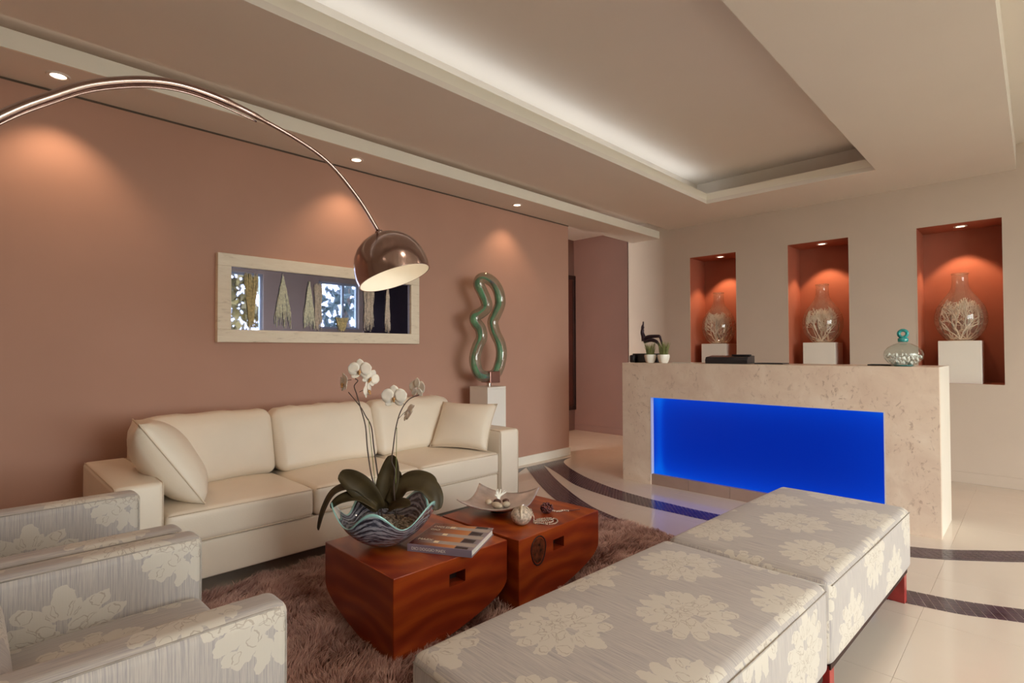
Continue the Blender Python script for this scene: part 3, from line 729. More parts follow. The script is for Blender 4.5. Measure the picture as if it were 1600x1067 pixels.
G().rbox(.125, .125, .105, .004, at=(.035, 0, .085), k=1, seg=1).build('clamp_block', mat('bronzed_steel', (.40, .22, .19), .2, .9, var=0), t)
G().tube([(.015, 0, 0), (.015, 0, .04)], .022, 16).build('support_rod', 'chrome', t, smooth=40)

# ------------------------------------------------------------------ arc lamp
LX, LY = -.36, 2.05
t = thing('arc_floor_lamp', 'brushed steel arc floor lamp arching over the coffee tables', 'floor lamp', (LX, LY, 0))
G().rbox(.24, .34, .20, .02, at=(0, 0, .10)).build('lamp_base', 'white_lacquer', t, smooth=True)
ap = [(-.36, .15), (-.36, .7), (-.33, 1.1), (-.25, 1.42), (-.12, 1.66), (.063, 1.854), (.164, 1.942), (.275, 2.022), (.424, 2.084), (.56, 2.098), (.746, 2.070), (.993, 1.990), (1.150, 1.864), (1.262, 1.725)]
sp_ = spline([(x-LX, 0, z) for x, z in ap], 8)
G().tube(sp_, [.0155 if p.x < 1.02 else (.012 if p.x < 1.12 else .008) for p in sp_], 14).build('lamp_arm', 'steel', t, smooth=True)
G().tube(spline([(x-LX, -.004, z-.021) for x, z in ap[4:11]], 8), .0035, 8).build('power_cord', 'steel', t, smooth=True)
# dome shade
axis_open = (Vector(rt)*.33+Vector((0, 0, 1))*-.91-Vector((fw.x, fw.y, 0)).normalized()*.06).normalized()
top = Vector((1.268-LX, 0, 1.712))
prof = [(.0001, 0), (.03, -.0015), (.06, -.009), (.092, -.025), (.118, -.048), (.139, -.078), (.152, -.110), (.159, -.145), (.160, -.178), (.157, -.205)]
g = G(); g.lathe([(r, z) for r, z in prof], 48)
sh = g.build('lamp_shade', 'steel', t, smooth=True, loc=top, rot=axis_open.to_track_quat('-Z', 'Y').to_euler())
g = G(); g.lathe([(max(.0001, r-.004), z-.003) for r, z in prof[:-1]]+[(.153, -.2045)], 48); g.build('shade_lining', 'shade_in', sh, smooth=True)
G().lathe([(.153, -.2045), (.157, -.205), (.1575, -.2035)], 48, cap=False).build('shade_rim', 'steel', sh, smooth=True)
G().lathe([(.016, .016), (.018, .0), (.0, .018)], 20).build('shade_cap', 'steel', sh, smooth=True)
G().ball((0, 0, -.060), .026, 16, 10).build('bulb', 'soft_bulb', sh, smooth=True)

light('shade_lamp', 'POINT', (0, 0, -.115), .16, (1.0, .86, .70), parent=sh, shadow_soft_size=.03)
# ------------------------------------------------------------------ coffee tables
def table(label, x0, x1, y0, y1, h, rz, extra):
    W_, D_ = x1-x0, y1-y0
    t = thing('coffee_table', label, 'coffee table', (x0, y0, 0), rz, 'curved wooden block tables')
    n = 22; prof = []
    for i in range(n+1):
        z = h*i/n; u = max(0, (z/h))
        s = 1-.88*(1-min(1, u/.52))**2.2
        prof.append((z, s))
    g = G(); vs = []; fs = []; K = 8; c = .0
    for z, s in prof: vs += [(0, 0, z), (W_*s, 0, z), (W_*s, D_*s, z), (0, D_*s, z)]
    for i in range(n):
        for j in range(4):
            a = i*4; q = (a+j, a+(j+1) % 4, a+4+(j+1) % 4, a+4+j); fs.append(q)
    fs.append((3, 2, 1, 0)); fs.append(tuple(n*4+j for j in range(4)))
    g.add(vs, fs)
    me = g.build('table_block', 'wood', t, uv='x', smooth=35, bevel=.003)
    # recessed finger slot cut in the front face
    cut = G().box(*[extra[0], extra[0]+.085], -.02, .07, h-.112, h-.060).build('cutter', 'darkwood', t)
    b = me.modifiers.new('cut', 'BOOLEAN'); b.object = cut; b.operation = 'DIFFERENCE'; b.solver = 'EXACT'
    dg = bpy.context.evaluated_depsgraph_get(); nm = bpy.data.meshes.new_from_object(me.evaluated_get(dg)); me.modifiers.clear(); me.data = nm
    bpy.data.objects.remove(cut)
    G().box(extra[0]+.001, extra[0]+.084, .060, .069, h-.111, h-.061).build('finger_slot', 'darkwood', t)
    return t
TH = .345
t1 = table('near curved red-brown wood block table under the glass bowl and book', 1.14, 1.735, 1.745, 2.31, TH, math.radians(-1), (.265,))
t2 = table('far curved red-brown wood block table under the silver dish', 1.765, 2.395, 1.69, 2.235, TH, math.radians(1), (.245,))
# carved knot hollow on the far table
g = G()
knot = [(.135+.050*math.cos(a)*(1 if math.sin(a) < 0 else 1.05), TH-.070+(.078 if math.sin(a) < 0 else .056)*math.sin(a)) for a in [2*PI*i/20 for i in range(20)]]
G().tube([(x, -.001, z) for x, z in knot], .0035, 6, closed=True).build('knot_ring', 'darkwood', t2, smooth=True)
G().prism([((x-.135)*.85+.135, (z-TH+.070)*.85+TH-.070) for x, z in knot], -.002, .003).build('knot_hollow', mat('knot_wood', (.13, .03, .012), .25, var=.5, scale=30), t2)

# ------------------------------------------------------------------ planter bowl
bowl_c = (1.32, 2.085, TH)
fdir = math.atan2(.70, .714)
t = thing('ruffled_glass_bowl', 'ruffled blue grey swirl glass bowl standing on the near wood table', 'bowl', bowl_c)
n, m = 140, 26; vs = []; fs = []; rimv = []; vc = []
def bowl_pt(a, s, inset=0):
    fold = math.cos(5*(a-fdir-PI))
    fold2 = .35*math.cos(3*(a-1.0))
    r = .066+(.151)*s**1.1+.022*math.sin(s*PI)
    r += (.020*fold2+.012*fold)*s**2 - inset
    z = .010+.152*s**1.3+(.042*fold+.014*fold2)*s**2.4
    return (r*math.cos(a), r*math.sin(a), z)
for sheet in (0, 1):
    for i in range(m):
        s = i/(m-1)
        for j in range(n):
            x, y, z = bowl_pt(2*PI*j/n, s, .006 if sheet else 0)
            vs.append((x, y, z+(.004*(1-s) if sheet else 0))); rimv.append(s); vc.append(s)
for sheet in (0, 1):
    for i in range(m-1):
        for j in range(n):
            a = sheet*m*n+i*n; q = (a+j, a+(j+1) % n, a+n+(j+1) % n, a+n+j); fs.append(q if not sheet else q[::-1])
for j in range(n): fs.append(((m-1)*n+j, (m-1)*n+(j+1) % n, m*n+(m-1)*n+(j+1) % n, m*n+(m-1)*n+j))
vs.append((0, 0, .0)); rimv.append(0); vc.append(0); ci = len(vs)-1
for j in range(n): fs.append((ci, (j+1) % n, j))
vs.append((0, 0, .014)); rimv.append(0); vc.append(0); ci = len(vs)-1
for j in range(n): fs.append((ci, m*n+j, m*n+(j+1) % n))
g = G().add(vs, fs); bo = g.build('bowl_body', 'swirl', t, smooth=True)
for nm_, dat in (('rim', rimv), ('vcoord', vc)):
    at_ = bo.data.attributes.new(nm_, 'FLOAT', 'POINT'); at_.data.foreach_set('value', dat)
g = G()
for i in range(420):
    a = random.random()*2*PI; rr = .118*math.sqrt(random.random())
    g.ball((rr*math.cos(a), rr*math.sin(a), .085+.012*random.random()+.02*(1-rr/.12)), random.uniform(.005, .010), 5, 3, (1, random.uniform(.7, 1), .7))
g.lathe([(.0001, .088), (.125, .086)], 20)
gv = g.build('planter_gravel', 'gravel', None, loc=bowl_c); tag(gv, 'brown gravel filling the ruffled glass bowl', 'gravel', kind='stuff')

# ------------------------------------------------------------------ orchid
rv = Vector((.70, -.714, 0)); fv = Vector((.714, .70, 0))
def L3(r, f, z): return rv*r+fv*f+Vector((0, 0, z))      # right, away, up in metres from the plant's base
t = thing('orchid', 'white moth orchid with three stems growing from the ruffled bowl', 'plant', (1.32, 2.09, TH))
def zz(z): return z-TH
def leaf(path, w, upv, fold=.18):
    P = spline([L3(p[0], p[1], zz(p[2])) for p in path], 8); N = len(P); g = G(); vs = []; fs = []
    for i, p in enumerate(P):
        s = i/(N-1); tt = (P[min(i+1, N-1)]-P[max(i-1, 0)]).normalized(); side = tt.cross(Vector(upv)).normalized(); nn = side.cross(tt)
        ww = w*.5*(math.sin(PI*min(1, (s*.86+.10)))**.7)*(1-.0*s)+.0015
        if s > .97: ww *= .45
        for k in (-1, -.5, 0, .5, 1): vs.append(p+side*ww*k+nn*ww*fold*(k*k*2-.2))
    for i in range(N-1):
        for j in range(4): a = i*5+j; fs.append((a, a+1, a+6, a+5))
    g.add(vs, fs).build('leaf', 'leaf', t, smooth=True, solid=.002)
leaf([(-.02, 0, .50), (-.07, -.03, .58), (-.13, -.04, .635), (-.19, -.04, .665)], .10, (-rv*.2-fv*.9+Vector((0, 0, .4))))
leaf([(0, .01, .50), (.005, .01, .58), (.02, .02, .66), (.03, .02, .735)], .095, (-fv))
leaf([(.01, .05, .50), (.03, .06, .58), (.045, .06, .66)], .07, (-fv))
leaf([(-.03, 0, .52), (-.12, -.03, .60), (-.20, -.05, .59), (-.245, -.06, .52), (-.27, -.07, .43)], .055, (Vector((0, 0, 1))-rv*.4-fv*.5))
leaf([(-.03, -.02, .51), (-.10, -.05, .565), (-.17, -.07, .56), (-.215, -.08, .53)], .06, (Vector((0, 0, 1))-fv*.6))
leaf([(.02, 0, .52), (.09, .0, .60), (.17, .0, .605), (.22, -.01, .56), (.235, -.02, .50)], .10, (Vector((0, 0, 1))+rv*.3-fv*.7))
leaf([(.02, .04, .52), (.09, .08, .60), (.17, .10, .60), (.21, .11, .57)], .09, (Vector((0, 0, 1))-fv*.7))
leaf([(.02, -.02, .50), (.08, -.06, .535), (.13, -.09, .54)], .06, (Vector((0, 0, 1))-fv*.7))
SA = [(-.026, .46), (-.038, .571), (-.061, .657), (-.078, .77), (-.087, .87), (-.113, .964), (-.127, 1.013), (-.137, 1.047), (-.121, 1.07), (-.133, 1.079)]
SB = [(-.015, .46), (-.032, .628), (-.052, .77), (-.064, .864), (-.09, .913), (-.113, .953), (-.167, 1.019)]
SCt = [(.054, .46), (.042, .6), (.048, .671), (.033, .713), (.039, .77), (.052, .864), (.073, .935), (.108, .986), (.155, 1.008)]
for st, fo in ((SA, 0), (SB, .012), (SCt, -.01)):
    p = spline([L3(r, fo, zz(z)) for r, z in st], 6); N = len(p)
    G().tube(p, [.0036-.0016*i/N for i in range(N)], 7).build('stem', 'stem', t, smooth=True)
def stake(a, b): G().tube([L3(a[0], .006, zz(a[1])), L3(b[0], .006, zz(b[1]))], .0016, 6).build('stake', 'grass', t)
stake((-.03, .47), (-.075, .90)); stake((.045, .47), (.052, .86))
def petal_g(g, R_, c, ang, w, l, cup=.12, base=.004):
    vs = []; fs = []; N = 8
    for i in range(N+1):
        s = i/N; ww = w*.5*math.sin(PI*min(1, .08+s*.90))**.62
        if i == N: ww = .002
        for k in (-1, -.5, 0, .5, 1):
            x = ww*k; y = base+l*s; z = cup*l*(s*s)*.6-cup*w*(k*k)*.5*math.sin(PI*s)
            ca, sa = math.cos(ang), math.sin(ang); v = Vector((x*ca+y*sa, -x*sa+y*ca, z)); vs.append(c+R_@v)
    for i in range(N):
        for j in range(4): a = i*5+j; fs.append((a, a+1, a+6, a+5))
    g.add(vs, fs)
def flower(r, f, z, face, S_=.088, roll=0, label=None):
    c = L3(r, f, zz(z)); n = Vector(face).normalized(); u = (Vector((0, 0, 1))-n*n.z); u.normalize(); sd = u.cross(n)
    R_ = Matrix((sd, u, n)).transposed() @ Matrix.Rotation(roll, 3, 'Z')
    g = G(); s = S_
    petal_g(g, R_, c-n*.001, 0, .42*s, .48*s); petal_g(g, R_, c-n*.002, 2.35, .36*s, .46*s); petal_g(g, R_, c-n*.002, -2.35, .36*s, .46*s)
    petal_g(g, R_, c+n*.001, 1.35, .62*s, .52*s, -.08); petal_g(g, R_, c+n*.001, -1.35, .62*s, .52*s, -.08)
    o = g.build('flower', 'petal', t, smooth=True, solid=.0012)
    g = G(); g.ball(c+n*.008+R_@Vector((0, -.008, 0)), .007, 8, 6, (1, 1, 1.1)); g.ball(c+n*.010+R_@Vector((0, -.018, 0)), .005, 8, 6); g.build('lip', 'lip', o, smooth=True)
tc = -fv
flower(-.110, -.01, 1.119, tc+rv*.1, .095)
flower(-.184, 0, 1.062, tc*.6-rv*.8, .085, .2)
flower(-.070, .02, 1.082, tc*.8+rv*.5, .075, -.5)
flower(-.078, .0, 1.030, rv*1.0-fv*.15, .075, .3)
flower(.042, -.005, .998, tc+rv*.05-Vector((0, 0, .1)), .105)
flower(.140, .02, 1.035, fv*.7+rv*.5, .09)
flower(.104, .01, .928, fv*.4+rv*.7-Vector((0, 0, .5)), .085, .6)
for a, b_ in (((-.110, 1.10), (-.134, 1.079)), ((-.184, 1.062), (-.15, 1.075)), ((-.078, 1.03), (-.115, 1.02)), ((.042, .99), (.085, .965)), ((.104, .94), (.06, .90))):
    G().tube([L3(a[0], .004, zz(a[1])), L3((a[0]+b_[0])/2, .004, zz((a[1]+b_[1])/2+.004)), L3(b_[0], .002, zz(b_[1]))], .0013, 5).build('flower_stalk', 'stem', t)

# ------------------------------------------------------------------ book
t = thing('coffee_table_book', 'thick hardback book with orange and grey photo cover on the near table', 'book', (1.541, 1.888, TH), math.radians(-61.7))
bw, bd, bh = .295, .29, .031
G().box(-bw/2+.004, bw/2-.005, -bd/2+.003, bd/2-.006, .003, bh-.003).build('page_block', 'paper', t)
G().box(-bw/2, bw/2, -bd/2, bd/2, 0, .003).build('cover_board', 'cover', t, bevel=.0008)
tp = G().box(-bw/2, bw/2, -bd/2, bd/2, bh-.003, bh).build('cover_board', 'cover', t, bevel=.0008)
spn = G().box(-bw/2, bw/2, -bd/2-.003, -bd/2+.0005, 0, bh).build('spine', mat('mauve_grey_spine', (.25, .20, .26), .3, var=.05), t, bevel=.001)
def cover_art():
    m, k, b = new_mat('photo_cover_print')
    sp = k.new('ShaderNodeSeparateXYZ'); k.put(sp.inputs[0], k.coord('Generated'))
    u, v = sp.outputs[0], sp.outputs[1]
    band = k.math('PINGPONG', k.math('MULTIPLY', v, 6), 1)
    colr = k.ramp(u, [(0, (.10, .012, .01)), (.22, (.20, .05, .02)), (.55, (.62, .20, .06)), (.72, (.70, .30, .12)), (.735, (.16, .13, .15)), (1, (.34, .29, .33))])
    dk = k.mix(k.math('GREATER_THAN', band, .62), colr, k.mix(k.ramp(u, [(.1, (0, 0, 0)), (.5, (1, 1, 1))]), (.12, .02, .02), (.50, .42, .38)))
    dark = k.math('MULTIPLY', k.math('GREATER_THAN', u, .74), k.math('MULTIPLY', k.math('LESS_THAN', u, .93), k.math('LESS_THAN', band, .42)))
    dk = k.mix(dark, dk, (.03, .02, .03))
    k.put(b.inputs['Base Color'], dk); b.inputs['Roughness'].default_value = .25
    return m
G().box(-bw/2+.003, bw/2-.003, -bd/2+.003, bd/2-.004, bh, bh+.0006).build('cover_print', cover_art(), t)
glowm = mat('cover_lamp_print', (.95, .75, .50), .4, var=0)
for i, v in enumerate((-.093, .002, .097)):
    G().box(-.047, -.025, v-.011, v+.011, bh+.0006, bh+.0010).build('cover_square', glowm, t)
def text(body, size, parent, loc, rot, m, name='lettering', ext=.0003):
    c = bpy.data.curves.new(name, 'FONT'); c.body = body; c.size = size; c.extrude = ext
    o = bpy.data.objects.new(name, c); C.objects.link(o); dg = bpy.context.evaluated_depsgraph_get()
    me = bpy.data.meshes.new_from_object(o.evaluated_get(dg)); bpy.data.objects.remove(o)
    o = bpy.data.objects.new(name, me); C.objects.link(o); me.materials.append(MT[m]); o.parent = parent; o.location = loc; o.rotation_euler = rot
    return o
text('DICI DOGGIO MAEX', .017, t, (-bw/2+.020, -bd/2-.0034, .009), (PI/2, 0, 0), 'paper')
for i, (v, s_) in enumerate(((.085, 'DICI DOG'), (.045, 'GIO'), (-.085, 'MAEX'))):
    text(s_, .026, t, (-bw/2+.018, v, bh+.0009), (0, 0, 0), 'shell')

# ------------------------------------------------------------------ silver dish with shells
t = thing('silver_dish', 'square silver dish with four upturned corners on the far table', 'dish', (2.02, 2.075, TH), math.radians(-16))
N = 24; vs = []; fs = []
hd = .150
for i in range(N+1):
    for j in range(N+1):
        u, v = -1+2*i/N, -1+2*j/N; d2 = (u*u+v*v)/2
        x = hd*(u+v)/1.414*1.18; y = hd*(u-v)/1.414*1.18
        k_ = 1-.10*(1-d2); x *= k_; y *= k_
        vs.append((x, y, .024+.066*d2**1.5+.006*max(abs(u), abs(v))**4))
for i in range(N):
    for j in range(N): a = i*(N+1)+j; fs.append((a, a+1, a+N+2, a+N+1))
G().add(vs, fs).build('plate', 'silver', t, smooth=True, solid=.006)
G().lathe([(.045, 0), (.05, .003), (.035, .014), (.03, .024)], 24).build('dish_foot', 'darkwood', t, smooth=40)
for (x, y, z, r, sx, m_, lb) in ((-.035, -.015, .040, .026, 1.3, 'shell', 'flat cream shell at the front of the silver dish'), (.01, -.04, .041, .024, 1.4, 'shell', 'long cream seed pod lying right in the silver dish'),
                              (.0, .02, .045, .024, 1.0, 'husk', 'dark brown husk in the middle of the silver dish'), (-.045, .04, .050, .022, 1.0, 'shell', 'rounded pale shell at the left of the silver dish'), (.045, .0, .046, .018, 1.1, 'husk', 'small dark husk at the right of the silver dish')):
    o = G().ball((0, 0, 0), r, 12, 8, (sx, .8, .65)).build('dried_pod', m_, None, smooth=True, loc=(2.02+x, 2.075+y, TH+z), rot=(.2, .1, x*40)); tag(o, lb, 'decoration', 'shells and pods in the dish')
o = thing('starfish_coral', 'branching white coral sprig standing in the silver dish', 'coral', (2.045, 2.105, TH+.045))
for i in range(7):
    a = -1.2+i*.4; G().tube(spline([(0, 0, 0), (.012*math.sin(a), .006, .02), (.045*math.sin(a), .012*math.cos(3*a), .03+.03*math.cos(a))], 4), [.005]*4+[.0045]*3+[.003]*2, 6).build('branch', 'coral', o, smooth=True)

# ------------------------------------------------------------------ ball with bead tassel
t = thing('beaded_ball', 'pale stone-textured ball with ribbon and pearl bead loops on far table', 'decoration', (1.935, 1.835, TH))
G().ball((0, 0, .045), .052, 24, 14, (1, 1, .87)).build('ball_body', mat('speckled_stone', (.62, .50, .40), .55, var=.3, scale=90, bump=.5), t, smooth=True)
def ribbon(path, w, m):
    P = spline(path, 6); vs = []; fs = []
    for i, p in enumerate(P):
        tt = (P[min(i+1, len(P)-1)]-P[max(i-1, 0)]).normalized(); sd = tt.cross(p-Vector((0, 0, .045))).normalized(); vs += [p-sd*w, p+sd*w]
    for i in range(len(P)-1): fs.append((2*i, 2*i+1, 2*i+3, 2*i+2))
    return G().add(vs, fs).build('ribbon', m, t, smooth=True, solid=.0015)
for a in (-.9, -2.4, .8):
    ribbon([(.0, 0, .093), (.030*math.cos(a), .030*math.sin(a), .086), (.047*math.cos(a), .047*math.sin(a), .065), (.054*math.cos(a), .054*math.sin(a), .045)], .006, 'shell')
def beads(par, path, r, m, name='bead_strand'):
    P = spline(path, 14); g = G(); last = None
    for p in P:
        if last is None or (p-last).length > r*1.7: g.ball(p, r, 6, 4); last = p
    return g.build(name, m, par, smooth=True)
beads(t, [(.035, -.03, .075), (.045, -.04, .04), (.05, -.045, .006), (.09, -.075, .005), (.13, -.09, .005), (.155, -.06, .005), (.12, -.035, .005), (.07, -.02, .005), (.05, -.04, .006)], .0042, 'bead')
beads(t, [(.05, -.04, .010), (.075, -.085, .006), (.11, -.115, .005), (.15, -.105, .005), (.175, -.07, .005), (.15, -.03, .005), (.10, -.01, .006)], .0042, 'bead')
beads(t, [(.06, -.05, .012), (.10, -.07, .012), (.14, -.08, .012), (.16, -.06, .005)], .004, 'bead')
t = thing('beaded_tassel', 'dark red beaded cluster with a trailing tail on the far table', 'decoration', (2.165, 1.868, TH))
g = G()
for i in range(60):
    a = random.random()*6.28; b_ = math.acos(random.uniform(-1, 1)); r_ = .030
    g.ball((r_*math.sin(b_)*math.cos(a), r_*math.sin(b_)*math.sin(a), .028+.024*math.cos(b_)), .0065, 6, 4)
g.build('bead_cluster', 'darkbead', t, smooth=True)
beads(t, [(.025, -.02, .012), (.05, -.035, .006), (.085, -.045, .006), (.10, -.065, .005)], .006, 'bead')
G().tube(spline([(.10, -.065, .005), (.13, -.075, .004), (.17, -.09, .003)], 4), .0022, 5).build('tail_cord', 'darkbead', t)

# ------------------------------------------------------------------ rug
def rug():
    x0, x1, y0, y1 = -.1, 3.19, .62, 2.93
    base = G().box(x0+.03, x1-.03, y0+.03, y1-.03, .001, .014).build('shag_rug', mat('rug_backing', (.16, .09, .075), .9, var=.1), None)
    tag(base, 'deep pile taupe shag rug under the tables and seats', 'rug')
    n = 230000
    X = rng.uniform(x0, x1, n); Y = rng.uniform(y0, y1, n)
    # keep the pile out from under the wooden blocks
    keep = ~(((X > 1.16) & (X < 1.50) & (Y > 1.76) & (Y < 2.05)) | ((X > 1.79) & (X < 2.12) & (Y > 1.71) & (Y < 2.0)))
    X, Y = X[keep], Y[keep]; n = len(X)
    def fld(x, y, k, p): return np.sin(x*k+1.7*np.sin(y*k*.7+p))*np.cos(y*k*1.1+1.3*np.sin(x*k*.8-p))
    th = 2.2*fld(X, Y, 5.1, .3)+1.6*fld(X, Y, 13, 1.1)+rng.normal(0, .55, n)
    # tufts: pull blades toward a jittered lattice
    q = .045; cx = (np.floor(X/q)+.5)*q+.010*np.sin(np.floor(Y/q)*12.9); cy = (np.floor(Y/q)+.5)*q+.010*np.sin(np.floor(X/q)*7.7)
    lean = .022+.012*fld(X, Y, 9, 2.)+rng.uniform(-.01, .01, n)
    H = .044+.010*fld(X, Y, 14, .8)+.010*fld(X, Y, 37, .1)+rng.uniform(-.008, .006, n)
    dx, dy = np.cos(th)*lean, np.sin(th)*lean
    tx = X+dx+(cx-X)*.62; ty = Y+dy+(cy-Y)*.62
    mx = X+dx*.35+(cx-X)*.1; my = Y+dy*.35+(cy-Y)*.1
    wa = rng.uniform(0, PI, n); wx, wy = np.cos(wa), np.sin(wa); w = rng.uniform(.0012, .0022, n)
    V = np.empty((n, 5, 3), np.float32)
    V[:, 0] = np.stack([X-wx*w, Y-wy*w, np.full(n, .012)], 1); V[:, 1] = np.stack([X+wx*w, Y+wy*w, np.full(n, .012)], 1)
    V[:, 2] = np.stack([mx+wx*w, my+wy*w, H*.68], 1); V[:, 3] = np.stack([mx-wx*w, my-wy*w, H*.68], 1)
    V[:, 4] = np.stack([tx, ty, H], 1)
    me = bpy.data.meshes.new('shag_pile')
    me.vertices.add(n*5); me.vertices.foreach_set('co', V.ravel())
    b0 = np.arange(n)*5
    L = np.concatenate([np.stack([b0, b0+1, b0+2, b0+3], 1), np.stack([b0+3, b0+2, b0+4, b0+4], 1)[:, :3]], 1).ravel()
    me.loops.add(len(L)); me.loops.foreach_set('vertex_index', L.astype(np.int32))
    ls = np.stack([np.arange(n)*7, np.arange(n)*7+4], 1).ravel()
    me.polygons.add(2*n); me.polygons.foreach_set('loop_start', ls.astype(np.int32))
    me.update(calc_edges=True)
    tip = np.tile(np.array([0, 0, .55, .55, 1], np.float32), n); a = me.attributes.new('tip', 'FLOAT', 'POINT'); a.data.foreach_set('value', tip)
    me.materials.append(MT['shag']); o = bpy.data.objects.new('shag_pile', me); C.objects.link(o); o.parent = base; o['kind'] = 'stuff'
rug()

# ------------------------------------------------------------------ benches
def bench(label, cx, cy, rz, uvoff):
    t = thing('upholstered_bench', label, 'bench', (cx, cy, 0), rz, 'damask benches')
    Lx, Ly = 1.205, .60
    g = G().rbox(Lx, Ly, .29, .034, at=(0, 0, .297), k=5, seg=8, bulge=(.006, .006, .012))
    o = g.build('upholstered_seat', 'damask', t, smooth=True); box_uv(o.data, 'y', uvoff); 
    for s in (-1, 1):
        pts = [(-Lx/2+.02, s*(Ly/2-.001), .422), (Lx/2-.02, s*(Ly/2-.001), .422)]
        G().tube([pts[0], (0, s*(Ly/2+.004), .424), pts[1]], .0022, 6).build('seam_piping', 'damask_pipe', t, smooth=True)
        G().tube([(s*(Lx/2-.001), -Ly/2+.02, .422), (s*(Lx/2+.004), 0, .424), (s*(Lx/2-.001), Ly/2-.02, .422)], .0022, 6).build('seam_piping', 'damask_pipe', t, smooth=True)
        for sy in (-1, 1):
            xa, xb = sorted((s*(Lx/2-.03), s*(Lx/2-.075))); ya, yb = sorted((sy*(Ly/2-.015), sy*(Ly/2-.135)))
            G().box(xa, xb, ya, yb, 0, .150).build('leg', 'red_wood', t, bevel=.002)
    G().box(-Lx/2+.03, Lx/2-.03, -Ly/2+.012, Ly/2-.012, .136, .155).build('bottom_rail', 'darkwood', t)
    return t
bench('silver grey damask bench nearest the camera with red legs', 1.385, .825, math.radians(-2.6), (.02, .11))
bench('silver grey damask bench in front of the blue lit desk', 2.612, .775, math.radians(-2.2), (.16, .20))

# ------------------------------------------------------------------ armchairs
def armchair(label, y0):
    t = thing('armchair', label, 'armchair', (.15, y0+.384, 0), 0, 'damask armchairs')
    W_ = .768; aw = .108; xf = .555-.15; xb = -.24-.15
    def R_(nm, x0, x1, ya, yb, z0, z1, r, off, bulge=(0, 0, 0), par=None):
        g = G().rbox(x1-x0, yb-ya, z1-z0, r, at=((x0+x1)/2, (ya+yb)/2, (z0+z1)/2), k=5, seg=6, bulge=bulge)
        o = g.build(nm, 'damask', par or t, smooth=True); box_uv(o.data, 'x', off); return o
    for s in (-1, 1):
        ya, yb = (-W_/2, -W_/2+aw) if s < 0 else (W_/2-aw, W_/2)
        a = R_('armrest', xb+.1, xf, ya, yb, .05, .607, .032, (.035, .20), (0, .002, .003))
        for yy in (ya+.0075, yb-.0075):
            G().tube(rpath([(xb+.15, yy, .5975), (xf-.0095, yy, .5975), (xf-.0095, yy, .08)], .04), .0022, 6).build('piping', 'damask_pipe', a, smooth=True)
    R_('seat_cushion', -.10, xf-.012, -W_/2+aw+.003, W_/2-aw-.003, .24, .425, .035, (.05, .3), (.004, 0, .014))
    R_('seat_base', -.30, xf-.03, -W_/2+aw+.002, W_/2-aw-.002, .06, .235, .015, (.2, .1))
    R_('backrest', xb, -.075, -W_/2+aw+.002, W_/2-aw-.002, .06, .60, .06, (.02, .05), (.006, 0, .01))
    R_('back_panel', xb-.004, xb+.095, -W_/2, W_/2, .05, .60, .03, (.22, .0))
    for sx in (xb+.06, xf-.08):
        for sy in (-1, 1): G().box(sx-.02, sx+.02, sy*(W_/2-.06)-.02, sy*(W_/2-.06)+.02, 0, .055).build('leg', 'darkwood', t)
    return t
a1 = armchair('silver grey damask armchair nearest the camera', 1.285)
a2 = copy_tree(a1, (.13, 2.066+.384, 0), label='silver grey damask armchair next to the sofa arm')

# ------------------------------------------------------------------ reception desk
DX, DY0, DY1, DH = 4.34, .455, 2.80, 1.09
t = thing('reception_desk', 'cream marble reception desk with a blue backlit front panel', 'desk', (DX, (DY0+DY1)/2, 0))
yc = (DY0+DY1)/2
by0, by1, bz0, bz1 = .745-yc, 2.51-yc, .095, .785
g = G().box(0, .05, DY0-yc, by0, 0, DH).box(0, .05, by1, DY1-yc, 0, DH).box(0, .05, by0, by1, bz1, DH)
g.build('marble_front', 'marble', t)
G().box(.05, .52, DY0-yc+.03, DY1-yc-.03, DH-.03, DH).build('marble_top', 'marble', t)
G().box(.0505, .55, DY0-yc, DY0-yc+.03, 0, DH).build('side_panel', 'cream_panel', t, bevel=.001)
G().box(.0505, .52, DY1-yc-.03, DY1-yc, 0, DH).build('side_panel', 'marble', t)
G().box(.49, .52, DY0-yc+.03, DY1-yc-.03, 0, DH-.03).build('rear_panel', 'cream_panel', t)
G().box(.044, .050, by0, by1, bz0, bz1).build('light_panel', 'blue', t)
tm = mat('pale_metal_trim', (.75, .75, .80), .3, .3, var=0)
g = G(); e = .008
g.box(-.001, .044, by0, by0+e, bz0, bz1).box(-.001, .044, by1-e, by1, bz0, bz1).box(-.001, .044, by0+e, by1-e, bz1-e*.6, bz1)
g.build('panel_trim', tm, t)
n = 5; w = (by1-by0)/n
for i in range(n): G().box(.012, .049, by0+i*w+.0015, by0+(i+1)*w-.0015, .0, bz0).build('kick_tile', 'kick', t, bevel=.001)
G().box(.02, .049, by0, by1, 0, bz0-.003).build('kick_grout', 'grout', t)
# ------------------------------------------------------------------ desk items
TZ = DH
t = thing('figurine', 'dark bronze reclining figure sculpture on a black base on the desk', 'sculpture', (4.62, 2.69, TZ))
G().rbox(.13, .27, .085, .006, at=(0, .0, .0425), k=2, seg=1).build('sculpture_base', 'black', t, smooth=30)
G().lathe([(.024, 0), (.03, .01), (.03, .06), (.024, .07), (.0001, .072)], 20, at=(-.09, .115, 0)).build('base_post', 'black', t, smooth=40)
g = G()
def lim(p, r): g.tube(spline([(0, y, z) for y, z in p], 5), [1.45*(r[0]+(r[1]-r[0])*i/(5*(len(p)-1))) for i in range(5*(len(p)-1)+1)], 8)
lim([(.045, .205), (.050, .25), (.062, .285), (.058, .32)], (.016, .011))      # torso
lim([(.050, .215), (.0, .245), (-.095, .250), (-.125, .248)], (.014, .009))   # thigh
lim([(.04, .20), (-.03, .215), (-.085, .20), (-.10, .185)], (.014, .010))
lim([(-.125, .248), (-.145, .19), (-.165, .12), (-.15, .09)], (.008, .004))    # shin
